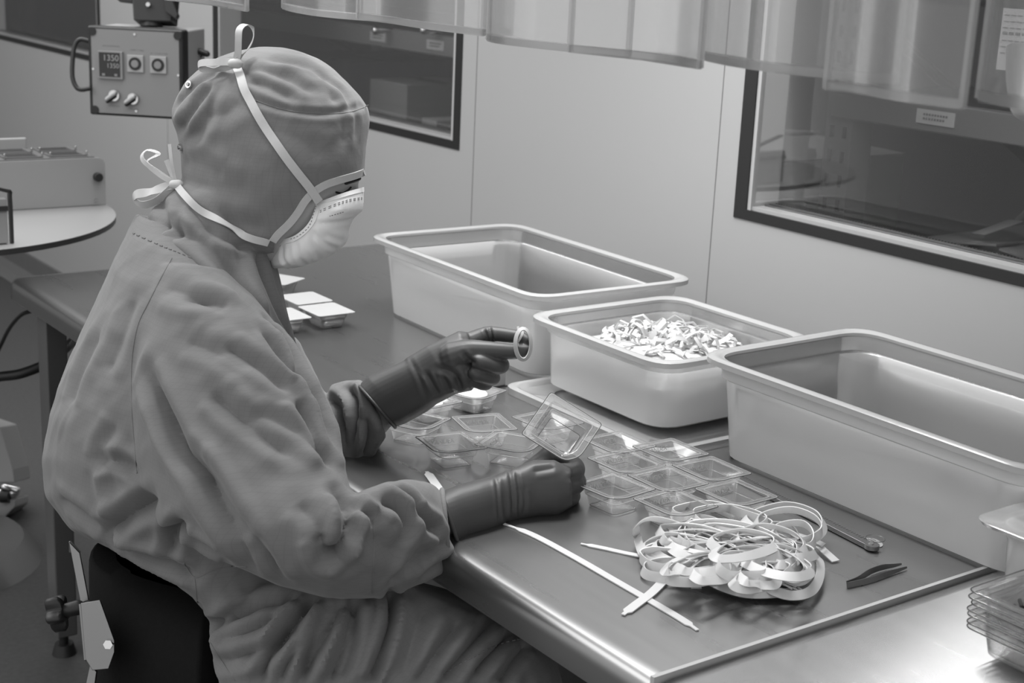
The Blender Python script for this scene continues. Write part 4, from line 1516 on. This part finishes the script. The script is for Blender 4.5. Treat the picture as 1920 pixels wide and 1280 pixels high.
mask = obj('face_mask', mv, mf, M['mask'], person)
mtree = bvh(V, F)
tapeband([(597, 384), (590, 408), (578, 427), (560, 443), (542, 451), (520, 455), (500, 454)], mtree, 0.0060, 'mask_binding', M['mask'], mask, 0.0008, 6, 0.0012)
tapeband([(597, 383), (622, 374), (650, 364), (681, 355)], mtree, 0.0050, 'mask_binding', M['mask'], mask, 0.0006, 6, 0.0012)
cord([(600, 395), (630, 382), (655, 374), (679, 370)], mtree, 0.0004, 'stitching', M['seam'], mask, 0.0002, 7, dash=True)
cord([(600, 398), (630, 385), (655, 377), (679, 373)], mtree, 0.0004, 'stitching', M['seam'], mask, 0.0002, 7, dash=True)
cord([(594, 388), (588, 405), (580, 425), (563, 441), (545, 449)], mtree, 0.0004, 'stitching', M['seam'], mask, 0.0016, 7, dash=True)
cord([(618, 405), (632, 401), (645, 397)], mtree, 0.0005, 'faint_print', M['seam'], mask, 0.0001, 6, dash=True)

# ties: over the crown, and round the neck
hp = [(597, 378), (580, 352), (555, 320), (525, 280), (495, 235), (470, 190), (452, 150), (443, 118)]
tapeband(hp, htree, 0.0100, 'mask_tie', M['tape'], mask, 0.0022, 6, 0.001)
ctree = htree
tapeband([(503, 454), (470, 446), (435, 430), (400, 408), (370, 388), (347, 366), (333, 348)], htree, 0.0085, 'mask_tie', M['tape'], mask, 0.0026, 6, 0.001)


def free_band(pts, w, parent, name='bow_loop', nmix=0.4, closed=False):
    """ribbon bow loop standing free: (px, py, depth)"""
    L = spline([P(*p) for p in pts], 7, closed)
    c = np.mean(L, 0)
    NN = []
    for i, p in enumerate(L):
        d = p - c
        d /= np.linalg.norm(d) + 1e-9
        NN.append(d * nmix - ROT[2] * (1 - nmix))
    return MB().ribbon(L, NN, w, 0.0008, closed).build(name, M['tape'], parent)


free_band([(441, 118, 1.70), (446, 100, 1.695), (447, 75, 1.69), (449, 55, 1.69), (460, 46, 1.70), (473, 52, 1.71), (475, 70, 1.71), (465, 92, 1.705), (450, 108, 1.70), (441, 120, 1.70)], 0.0085, mask, nmix=0.75)
free_band([(443, 118, 1.70), (425, 116, 1.70), (400, 117, 1.70), (378, 118, 1.71), (372, 123, 1.72), (382, 130, 1.72), (410, 130, 1.71), (441, 120, 1.70)], 0.0085, mask, nmix=0.5)
free_band([(330, 345, 1.745), (322, 325, 1.75), (312, 300, 1.75)], 0.006, mask, 'tie_end')
free_band([(330, 345, 1.745), (322, 305, 1.74), (318, 270, 1.74)], 0.004, mask, 'tie_end')
free_band([(330, 345, 1.745), (300, 325, 1.75), (272, 305, 1.76), (266, 292, 1.765), (275, 282, 1.77), (290, 284, 1.77), (296, 290, 1.765), (275, 305, 1.76), (300, 328, 1.75), (328, 344, 1.745)], 0.0060, mask, nmix=0.5)
free_band([(332, 345, 1.745), (310, 350, 1.75), (280, 360, 1.755), (256, 364, 1.76), (252, 374, 1.765), (270, 384, 1.76), (300, 372, 1.755), (330, 347, 1.745)], 0.011, mask, nmix=0.55)
for px, py, t_ in ((441, 119, 1.698), (330, 346, 1.742)):
    c = P(px, py, t_)
    MB().tube([c - ROT[0] * .003, c + ROT[0] * .003], [0.0055, 0.006], 12).build('knot', M['tape'], mask)

# ------------------------------------------------------------------ gloves
# raised (far, left) hand
T1 = 1.875
g1 = [rings([(672, 722, 742, 800, 1.915, .046), (690, 706, 760, 794, 1.91, .044), (725, 690, 800, 772, 1.90, .040), (765, 672, 826, 752, 1.89, .036)]),
      rings([(760, 672, 822, 756, 1.89, .034), (800, 648, 856, 738, 1.88, .030), (835, 632, 885, 732, 1.875, .026), (860, 620, 892, 722, 1.876, .022), (876, 622, 902, 712, 1.880, .017)]),
      # index finger
      chain([(885, 640, 1.885, .0135), (912, 627, 1.887, .0105), (928, 626, 1.885, .0098), (955, 629, 1.880, .0092), (975, 632, 1.877, .0085), (986, 638, 1.873, .0072)]),
      # thumb
      chain([(848, 668, 1.862, .019), (880, 658, 1.858, .0150), (910, 657, 1.857, .0125), (940, 658, 1.860, .0108), (965, 659, 1.865, .0098), (984, 657, 1.868, .0080)]),
      # middle (curled)
      chain([(880, 690, 1.885, .012), (915, 678, 1.895, .0105), (940, 682, 1.883, .0098), (936, 688, 1.862, .0094), (908, 681, 1.850, .0098), (898, 678, 1.848, .0098)]),
      # ring (curled)
      chain([(878, 705, 1.885, .012), (908, 702, 1.895, .0100), (925, 708, 1.883, .0094), (916, 708, 1.864, .0090), (896, 703, 1.853, .0090), (890, 700, 1.852, .0088)]),
      # little (curled)
      chain([(870, 712, 1.885, .011), (895, 712, 1.893, .0092), (912, 718, 1.885, .0085), (905, 720, 1.872, .0082), (888, 714, 1.867, .0078)])]
V, F = fuse(g1, 0.0016, 3)
gt = bvh(V, F)
V = fold(V, F, [([(918, 612), (921, 626), (924, 640)], .0018, .0016), ([(908, 618), (912, 628), (914, 636)], .0018, .0014),
                ([(820, 690), (850, 700), (865, 725)], .004, .0025), ([(868, 662), (880, 675), (892, 680)], .003, .002),
                ([(800, 700), (812, 722), (822, 740)], .003, .002), ([(830, 705), (838, 722), (842, 732)], .003, .002),
                ([(855, 708), (860, 720), (864, 730)], .003, .002), ([(768, 672), (785, 706), (800, 748)], .003, .0008)], gt)
glove1 = obj('glove', V, F, M['glove'], person)
glove1['label'] = 'raised dark rubber glove pinching a white ring'
rr1 = ring_px(672, 722, 741, 801, 1.916, .0465, 40)
MB().tube(rr1 + [rr1[0]], 0.0022, 8, False).build('cuff_bead', M['glove'], glove1)
# white ring in the pinch
c = P(981, 645, 1.856)
rg = []
for q in np.linspace(0, 2 * math.pi, 28, False):
    rg.append(c + ROT[0] * 0.0098 * math.cos(q) - ROT[1] * 0.0195 * math.sin(q) + ROT[2] * 0.004 * math.cos(q))
mb = MB().ribbon(rg, [(p - c) / np.linalg.norm(p - c) * .8 - ROT[2] * 0.9 for p in rg], 0.0056, 0.0014, True)
tl = spline([P(966, 648, 1.860), P(974, 636, 1.858), P(980, 622, 1.862), P(973, 618, 1.866), P(971, 612, 1.868)], 4)
mb.ribbon(tl, [-ROT[2]] * len(tl), 0.003, 0.001)
tag(mb.build('film_ring', M['tape'], None, True, loc=tuple(c)), 'single white ring pinched between raised thumb and forefinger', 'ring')

# lower (near, right) hand
g2 = [rings([(826, 922, 858, 1020, 1.685, .040), (860, 908, 880, 1012, 1.70, .037), (900, 898, 916, 1000, 1.715, .034), (935, 890, 948, 985, 1.73, .031)]),
      rings([(930, 890, 940, 982, 1.73, .031), (965, 876, 975, 975, 1.745, .031), (1000, 862, 1010, 970, 1.755, .031), (1040, 862, 1045, 968, 1.76, .030), (1070, 878, 1072, 948, 1.762, .025)], e=0.85),
      # forefinger bending back to the tray
      chain([(1040, 895, 1.765, .018), (1075, 886, 1.775, .0128), (1078, 873, 1.795, .0110), (1060, 862, 1.802, .0100), (1042, 856, 1.802, .0092)]),
      # thumb
      chain([(985, 905, 1.765, .020), (1005, 880, 1.785, .0155), (1020, 862, 1.80, .0125), (1030, 848, 1.808, .0105)]),
      # middle
      chain([(1045, 915, 1.765, .017), (1078, 908, 1.775, .0125), (1080, 898, 1.80, .0110), (1058, 890, 1.818, .0100), (1035, 885, 1.82, .009)]),
      # ring
      chain([(1040, 935, 1.765, .016), (1068, 932, 1.777, .0120), (1070, 925, 1.80, .0105), (1048, 918, 1.818, .0095), (1025, 912, 1.82, .0085)]),
      # little
      chain([(1025, 950, 1.762, .015), (1050, 950, 1.775, .0110), (1052, 945, 1.793, .0095), (1035, 938, 1.808, .0085)])]
V, F = fuse(g2, 0.0017, 3)
gt = bvh(V, F)
V = fold(V, F, [([(955, 878), (960, 920), (962, 978)], .0025, .0018), ([(968, 885), (974, 925), (972, 972)], .0025, .0016), ([(930, 892), (934, 940), (936, 984)], .0022, .0014),
                ([(980, 915), (984, 945), (978, 968)], .003, .0015), ([(1066, 897), (1078, 896), (1088, 893)], .003, .0012), ([(1000, 884), (1020, 880), (1040, 876)], .004, .0015)], gt)
glove2 = obj('glove', V, F, M['glove'], person)
glove2['label'] = 'lower dark rubber glove holding the tilted blister tray'
rr2 = ring_px(827, 920, 860, 1022, 1.683, .0415, 40)
MB().tube(rr2 + [rr2[0]], 0.0022, 8, False).build('cuff_bead', M['glove'], glove2)

# shoes
for kp, nm in ((kn, 'near'), (kf, 'far')):
    b0 = np.array([kp[0] - .05, kp[1] - .08, 0.05])
    hd_ = np.array([.5, .87, 0])
    lat = np.array([.87, -.5, 0])
    rs_ = []
    for s, wd2, hh2 in ((-.04, .02, .03), (-.03, .034, .045), (.03, .036, .05), (.10, .043, .038), (.17, .043, .028), (.215, .03, .02), (.225, .012, .01)):
        c = b0 + hd_ * s
        rs_.append([np.array([c[0], c[1], hh2]) + lat * wd2 * math.cos(q) + np.array([0, 0, 1]) * hh2 * math.sin(q) * .98 for q in np.linspace(0, 6.283, 20, False)])
    MB().loft(rs_).build('shoe', M['whitepaint'], person)

# ------------------------------------------------------------------ chair
HD = np.array([.5, .866, 0])
RT = np.array([.866, -.5, 0])
C0 = P(175, 1190, 1.86)
seatc = np.array([C0[0], C0[1], 0]) + HD * 0.23
t = thing('work_chair', (float(seatc[0]), float(seatc[1]), 0), 'black padded work chair with metal back bracket, under the seated person', 'chair')
bp_ = []
for zz, zr in ((0.36, .96), (0.375, 1.0), (0.45, 1.0), (0.52, 1.0), (0.58, .97), (0.615, .90), (0.64, .78), (0.652, .6)):
    outer, innr = [], []
    for s in np.linspace(-1, 1, 17):
        lat = s * 0.250 * zr
        fw = 0.155 * abs(s) ** 2.2
        p = C0 + RT * lat + HD * fw
        outer.append(np.array([p[0], p[1], zz]))
        thk = 0.038 if zr > .8 else 0.03
        p2 = C0 + RT * lat * 0.90 + HD * (fw + thk * (1 - 0.5 * abs(s)))
        innr.append(np.array([p2[0], p2[1], zz]))
    bp_.append(outer + innr[::-1])
MB().loft(bp_).build('backrest', M['blackfabric'], t, True, 0.004)
cs = seatc
sr = []
for z_, k_ in ((0.385, .85), (0.395, .97), (0.42, 1.0), (0.44, .98), (0.452, .85)):
    sr.append([np.array([cs[0], cs[1], z_]) + RT * 0.21 * k_ * math.copysign(abs(math.cos(q)) ** .6, math.cos(q)) + HD * 0.20 * k_ * math.copysign(abs(math.sin(q)) ** .6, math.sin(q)) for q in np.linspace(0, 6.283, 36, False)])
MB().loft(sr).build('seat', M['blackfabric'], t)
MB().tube([(cs[0], cs[1], 0.385), (cs[0], cs[1], 0.10)], [0.026, 0.026], 18, False).build('gas_column', M['steeldark'], t)
for k in range(5):
    a = k * 2 * math.pi / 5 + 0.35
    e = np.array([cs[0] + 0.27 * math.cos(a), cs[1] + 0.27 * math.sin(a), 0.062])
    l = MB().tube([(cs[0], cs[1], 0.10), e], [0.022, 0.015], 10).build('base_arm', M['blackplastic'], t)
    MB().tube([e + np.array([-.012, 0, -.034]), e + np.array([.012, 0, -.034])], 0.027, 16).build('castor', M['blackplastic'], l)
# bracket: upright bar, folded plate, bolt, star knob
def plate(quad, thv, name, m, parent):
    q = [np.asarray(p) for p in quad]
    n = np.cross(q[1] - q[0], q[2] - q[0])
    n /= np.linalg.norm(n)
    vs = [p - n * thv / 2 for p in q] + [p + n * thv / 2 for p in q]
    k = len(q)
    fs = [tuple(range(k)), tuple(range(2 * k - 1, k - 1, -1))] + [(i, (i + 1) % k, k + (i + 1) % k, k + i) for i in range(k)]
    return MB().add(vs, fs).build(name, m, parent, False, 0.0008)


TB = 1.70
bar = plate([P(130, 1015, TB), P(150, 1036, TB), P(167, 1125, TB), P(152, 1130, TB)], 0.004, 'back_bar', M['steeldark'], t)
plate([P(131, 1013, TB + .02), P(151, 1036, TB), P(131, 1035, TB + .03)], 0.003, 'back_bar', M['steeldark'], t)
br = plate([P(152, 1130, TB - .03), P(188, 1124, TB - .03), P(215, 1200, TB - .03), P(215, 1222, TB - .03), P(204, 1253, TB - .03), P(174, 1256, TB - .03), P(161, 1235, TB - .03)], 0.004, 'bracket_plate', M['steeldark'], t)
plate([P(150, 1132, TB - .028), P(153, 1130, TB + .03), P(164, 1240, TB + .03), P(160, 1238, TB - .028)], 0.003, 'bracket_flange', M['steeldark'], t)
plate([P(170, 1245, TB), P(182, 1258, TB), P(172, 1330, TB), P(152, 1330, TB)], 0.006, 'support_bar', M['steeldark'], t)
MB().disc(P(204, 1207, TB - .034), ROT[2], 0.0055, 0.008, 6).build('bolt', M['chrome'], br)
kc = P(108, 1148, TB)
ax = P(152, 1140, TB) - kc
ax /= np.linalg.norm(ax)
kb = MB().tube([kc, P(148, 1138, TB)], [0.008, 0.009], 14)
u_ = np.cross(ax, [0, 0, 1])
u_ /= np.linalg.norm(u_)
w_ = np.cross(ax, u_)
rg = []
for s_ in (-.009, -.006, .006, .009):
    sc_ = 1.0 if abs(s_) < .008 else .85
    rg.append([kc + ax * s_ + (0.018 + 0.0045 * math.cos(5 * q)) * sc_ * (u_ * math.cos(q) + w_ * math.sin(q)) for q in np.linspace(0, 6.283, 40, False)])
kb.loft(rg)
kb.build('star_knob', M['blackplastic'], t)

# ------------------------------------------------------------------ sealing machine, control box, cable at the left
zc = 0.80
cx0, cy0, R0 = -3.177, 0.788, 0.404
t = thing('round_table', (cx0, cy0, 0), 'round white laminate table top with dark edge at the left picture edge', 'table')
circ = lambda r, z, n=72: [(cx0 + r * math.cos(q), cy0 + r * math.sin(q), z) for q in np.linspace(0, 2 * math.pi, n, False)]
MB().loft([circ(R0 - .001, zc - 0.001), circ(R0, zc + .0005), circ(R0 - .001, zc + 0.001)]).build('tabletop', M['machine'], t)
MB().loft([circ(R0 - .003, zc - 0.012), circ(R0 - .0002, zc - 0.011), circ(R0 - .0002, zc - 0.0012)]).build('dark_edge', M['blackplastic'], t)
MB().tube([(cx0 - .05, cy0, zc - 0.012), (cx0 - .05, cy0, 0.05)], 0.05, 24, False).build('pedestal', M['steeldark'], t)
MB().tube([(cx0 - .05, cy0, 0.05), (cx0 - .05, cy0, 0.0)], [0.20, 0.24], 40, False).build('foot_plate', M['steeldark'], t)
# machine body
A = onZ(199, 383, zc + .002)
B = onZ(0, 395, zc + .002)
dr = (B - A) / np.linalg.norm(B - A)
dn = np.array([dr[1], -dr[0], 0])
if dn.dot(ROT[2]) < 0:
    dn = -dn
hM = 0.105
Ln, Dp = 0.42, 0.17
zt = zc + .002
t = thing('sealing_machine', tuple(A), 'white sealing machine with recessed tray plate on the round table', 'machine')
fr = [A, A + dr * Ln]
sh = []
r_ = 0.014
prof2 = [(0, 0), (0, hM - r_), (r_ * .3, hM - r_ * .3), (r_, hM), (Ln, hM), (Ln, 0)]
fa = [A + dr * a_ + np.array([0, 0, b_]) for a_, b_ in prof2]
MB().loft([fa, [p + dn * 0.004 for p in fa]]).build('front_panel', M['machine'], t, False, 0.001)
MB().obox(A + dr * (Ln / 2 + .004) + dn * (Dp / 2 + .004) + np.array([0, 0, hM / 2 - .003]), dr, dn, (0, 0, 1), (Ln / 2 - .004, Dp / 2, hM / 2 - .003)).build('machine_body', M['machine'], t, False, 0.002)
tp = MB().obox(A + dr * (Ln / 2 + .008) + dn * (Dp / 2 + .006) + np.array([0, 0, hM - .001]), dr, dn, (0, 0, 1), (Ln / 2 - .012, Dp / 2 - .004, 0.003)).build('tray_plate', M['greyplate'], t, False, 0.001)
for i in range(2):
    for j in range(3):
        c = A + dr * (0.075 + 0.098 * j) + dn * (0.045 + 0.075 * i) + np.array([0, 0, hM + 0.0025])
        pk = MB()
        o4 = [c + dr * a_ + dn * b_ for a_, b_ in ((-.040, -.028), (.040, -.028), (.040, .028), (-.040, .028))]
        i4 = [c + (p - c) * .82 - np.array([0, 0, .0012]) for p in o4]
        pk.loft([o4, [c + (p - c) * .98 + np.array([0, 0, .003]) for p in o4], [c + (p - c) * .84 + np.array([0, 0, .003]) for p in o4], i4])
        pk.build('pocket_frame', M['greyplate'], t, False)
        MB().add([p + np.array([0, 0, .0016]) for p in i4] + [p + np.array([0, 0, .0022]) for p in i4], [(0, 1, 2, 3), (7, 6, 5, 4), (0, 4, 5, 1), (1, 5, 6, 2), (2, 6, 7, 3), (3, 7, 4, 0)]).build('pocket', M['black'], t, False)
        for a_, b_ in ((-.040, -.028), (.040, -.028)):
            q = c + dr * a_ + dn * b_
            MB().tube([q, q + np.array([0, 0, .010])], 0.0022, 8).build('locating_pin', M['alu'], t)
bk = A + dr * 0.12 + dn * (Dp + .004)
MB().obox(bk + dr * .13 + np.array([0, 0, hM + .008]), dr, dn, (0, 0, 1), (0.13, 0.004, 0.018)).build('rear_plate', M['panelcase'], t, False, 0.004)
c = onZ(180, 318, zt)
kbn = A + dr * 0.0185 + np.array([0, 0, hM * .60]) - dn * 0.006
MB().disc(kbn, dn, 0.0098, 0.014, 28).build('black_button', M['blackplastic'], t, True, 0.002)
sc = A + dr * 0.0235 + np.array([0, 0, hM * .105]) - dn * 0.001
MB().disc(sc, dn, 0.0034, 0.004, 16).build('screw', M['chrome'], t)
# small guard at the picture edge
gA = onZ(22, 455, zt)
t = thing('machine_guard', tuple(gA), 'black framed upright guard standing on the round table edge at the picture edge', 'guard')
gh = 0.108
gp = [gA + np.array([0, 0, 0]), gA + np.array([0, 0, gh - .016]), gA + dr * .006 + np.array([0, 0, gh - .006]), gA + dr * .10 + np.array([0, 0, gh + .02])]
MB().ribbon(spline(gp, 4), [dr] * (3 * 4 + 1), 0.012, 0.006).build('guard_rim', M['blackplastic'], t)
MB().obox(gA + dr * .06 + np.array([0, 0, .045]), dr, dn, (0, 0, 1), (.052, .010, .043)).build('guard_panel', M['panelgrey'], t, False, 0.001)
MB().obox(gA + dr * .06 - dn * .004 + np.array([0, 0, .070]), dr, dn, (0, 0, 1), (.052, .010, .0045)).build('guard_bar', M['blackplastic'], t, False)

# control box on its arm
TC = 3.35
TL, TR_, BL_, BR_ = P(165, 47, TC), P(343, 64, TC - .02), P(168, 207, TC), P(343, 229, TC - .02)
ux = (TR_ - TL) / np.linalg.norm(TR_ - TL)
uz = (TL - BL_)
uz -= ux * uz.dot(ux)
uz = np.array([0, 0, 1.0])
ux = np.array([ux[0], ux[1], 0])
ux /= np.linalg.norm(ux)
un = np.cross(ux, uz)
if un.dot(ROT[2]) < 0:
    un = -un
Wc = np.linalg.norm(TR_ - TL) * 1.0
Hc = np.linalg.norm(TL - BL_) * 1.03
cc = (TL + TR_ + BL_ + BR_) / 4
t = thing('control_box', tuple(cc), 'grey control box with display, two round gauges and two selector knobs, hanging on an arm', 'control box')


def cp(u, v, d=0.0):
    """u right, v down in 0..1 over the front panel"""
    return cc + ux * (u - .5) * Wc + uz * (.5 - v) * Hc - un * d


dC = 0.13
MB().obox(cc + un * (dC / 2 + .036), ux, un, uz, (Wc / 2 - .003, dC / 2, Hc / 2 - .003)).build('case', M['panelcase'], t, False, 0.004)
MB().obox(cc + un * 0.020, ux, un, uz, (Wc / 2, 0.020, Hc / 2)).build('bezel', M['blackplastic'], t, False, 0.005)
fp = MB().obox(cc - un * 0.0005, ux, un, uz, (Wc / 2 - .009, 0.001, Hc / 2 - .006)).build('front_panel', M['panelgrey'], t, False)
for u, v in ((.055, .06), (.95, .06), (.06, .94), (.95, .95)):
    MB().disc(cp(u, v, .0015), un, 0.0095, 0.004, 16).build('corner_cap', M['blackplastic'], t)
for u, v in ((.50, .07), (.50, .93), (.055, .48), (.95, .5)):
    MB().disc(cp(u, v, .002), un, 0.0028, 0.002, 12).build('screw', M['chrome'], t)


def cbox(u0, u1, v0, v1, d0, d1, name, m, parent, bv=0.0):
    c = (cp(u0, v0) + cp(u1, v1)) / 2 - un * (d0 + d1) / 2
    return MB().obox(c, ux, un, uz, (abs(u1 - u0) * Wc / 2, (d1 - d0) / 2, abs(v1 - v0) * Hc / 2)).build(name, m, parent, False, bv)


ds = cbox(.115, .375, .27, .58, .001, .008, 'display', M['panelgrey'], t, 0.001)
lc = cbox(.13, .35, .285, .555, .008, .0086, 'display_window', M['lcd'], ds)


def seg_text(txt, size, pos, m, parent, name):
    cu = bpy.data.curves.new(name, 'FONT')
    cu.body = txt
    cu.size = size
    cu.extrude = 0.0002
    cu.align_x = 'CENTER'
    o = bpy.data.objects.new(name, cu)
    link(o)
    dg = bpy.context.evaluated_depsgraph_get()
    me = bpy.data.meshes.new_from_object(o.evaluated_get(dg))
    bpy.data.objects.remove(o)
    rel = Matrix(((ux[0], uz[0], -un[0]), (ux[1], uz[1], -un[1]), (ux[2], uz[2], -un[2])))
    w0 = world_loc(parent)
    for v in me.vertices:
        v.co = rel @ v.co + Vector(pos) - w0
    me.materials.clear()
    me.materials.append(m)
    oo = bpy.data.objects.new(name, me)
    oo.parent = parent
    link(oo)
    return oo


seg_text('1350', 0.019, cp(.255, .375, .009), M['digit'], ds, 'digits')
seg_text('1350', 0.015, cp(.275, .455, .009), M['digit'], ds, 'digits')
cbox(.16, .19, .52, .545, .0086, .0092, 'key', M['panelgrey'], ds)
cbox(.29, .32, .52, .545, .0086, .0092, 'key', M['panelgrey'], ds)
for u in (.505, .745):
    g = cbox(u - .085, u + .085, .30, .49, .001, .006, 'gauge', M['panelcase'], t, 0.001)
    MB().disc(cp(u, .395, .0065), un, 0.0145, 0.002, 28).build('gauge_ring', M['blackplastic'], g)
    MB().disc(cp(u, .395, .008), un, 0.0085, 0.002, 24).build('gauge_dial', M['panelgrey'], g)
for u0, u1, v in ((.16, .345, .215), (.455, .60, .245), (.665, .86, .27)):
    n_ch = int((u1 - u0) / .018)
    mbp = MB()
    for q in range(n_ch):
        cq = cp(u0 + (q + .4) * .018, v, .0012)
        mbp.obox(cq, ux, un, uz, (0.0011, 0.0003, 0.0013))
    mbp.build('caption_print', M['paperprint'], fp, False)
for u, v in ((.255, .775), (.455, .80)):
    kn_ = MB().disc(cp(u + .02, v - .01, .004), un, 0.0125, 0.008, 28).build('selector_knob', M['chrome'], t)
    a_, b_ = cp(u + .03, v - .035, .013), cp(u - .045, v + .03, .013)
    MB().tube([a_, b_], [0.0055, 0.0045], 10).build('knob_lever', M['whitepaint'], kn_)
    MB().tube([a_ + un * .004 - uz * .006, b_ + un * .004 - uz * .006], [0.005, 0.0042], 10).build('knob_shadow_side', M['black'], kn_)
    mbp = MB()
    for q in range(6):
        mbp.obox(cp(u - .04 + q * .02, v + .11, .0012), ux, un, uz, (0.0011, 0.0003, 0.0012))
    mbp.build('caption_print', M['paperprint'], fp, False)
hdl = spline([P(167, 77, TC), P(150, 74, TC), P(140, 86, TC), P(136, 115, TC), P(136, 145, TC), P(143, 163, TC), P(152, 168, TC), P(167, 166, TC)], 5)
MB().tube(hdl, 0.0052, 12).build('handle', M['blackplastic'], t)
MB().tube(spline([P(366, 150, TC + .1), P(366, 118, TC + .1), P(376, 102, TC + .1)], 5), 0.0065, 12).build('handle', M['blackplastic'], t)
MB().tube([P(372, 96, TC + .08), P(388, 101, TC + .08)], 0.0075, 12).build('handle_clamp', M['blackplastic'], t)
# arm bracket on top
t2 = thing('support_arm', tuple(P(280, 44, TC + .08)), 'black jointed support arm rising out of the picture above the control box', 'arm')
TA = TC + .07
MB().tube([P(284, 52, TA), P(284, 42, TA)], 0.0255, 20, False).build('collar', M['blackplastic'], t2)
def extr(poly, t0, dpt, name, m, parent):
    f0 = [P(x, y, t0) for x, y in poly]
    MB().loft([f0, [p + ROT[2] * dpt for p in f0]]).build(name, m, parent, False, 0.003)
extr([(250, 38), (322, 40), (326, -10), (247, -10)], TA - .03, 0.06, 'joint_block', M['blackplastic'], t2)
extr([(310, 22), (330, 36), (334, 28), (318, -12), (306, -12)], TA - .045, 0.02, 'clamp_lever', M['blackplastic'], t2)
extr([(218, -1), (250, 3), (250, -10), (218, -10)], TA - .02, 0.03, 'side_arm', M['blackplastic'], t2)
MB().disc(P(278, 9, TA - .036), ROT[2], 0.005, 0.008, 16).build('bolt', M['chrome'], t2)
MB().tube([P(286, -5, TA), P(286, -5, TA) + np.array([0, 0, 0.9])], 0.022, 16, False).build('arm_pole', M['blackplastic'], t2)

# cables looping behind the table leg
cb = MB().tube(spline([P(60, 583, 3.3), P(40, 590, 3.3), P(18, 615, 3.35), P(0, 650, 3.4), P(-25, 700, 3.4)], 6), 0.0045, 10)
tag(cb.build('thin_cable', M['blackplastic'], None, loc=tuple(P(18, 615, 3.35))), 'thin black cable curving down behind the left table leg', 'cable')
cb = MB().tube(spline([P(-30, 712, 3.0), P(0, 706, 3.0), P(40, 700, 3.0), P(90, 680, 3.02), P(120, 655, 3.05), P(150, 628, 3.1), P(190, 600, 3.1)], 6), 0.0105, 12)
tag(cb.build('thick_hose', M['blackplastic'], None, loc=tuple(P(40, 700, 3.0))), 'thick black hose sagging behind the left table leg', 'hose')

# pale equipment base with castor at the left edge
q = onZ(5, 975, 0.0)
t = thing('equipment_base', (float(q[0]), float(q[1]), 0), 'pale plastic equipment base with a metal castor at the left picture edge', 'equipment')
T4 = float((np.array([q[0], q[1], 0.05]) - EYE) @ ROT[2])
extr([(-60, 780), (0, 800), (12, 840), (24, 880), (27, 905), (-60, 905)], T4 - .02, 0.12, 'plastic_shell', M['machine'], t)
extr([(-60, 940), (28, 936), (28, 950), (10, 968), (-60, 975)], T4 - .01, 0.10, 'lower_shell', M['machine'], t)
MB().tube([P(-5, 922, T4), P(24, 922, T4)], [0.012, 0.016], 14).tube([P(8, 912, T4 - .02), P(32, 918, T4 - .02)], 0.008, 10).build('castor_bracket', M['chrome'], t)
MB().disc(P(10, 930, T4 - .015), ROT[0], 0.016, 0.02, 20).build('castor_wheel', M['blackplastic'], t)
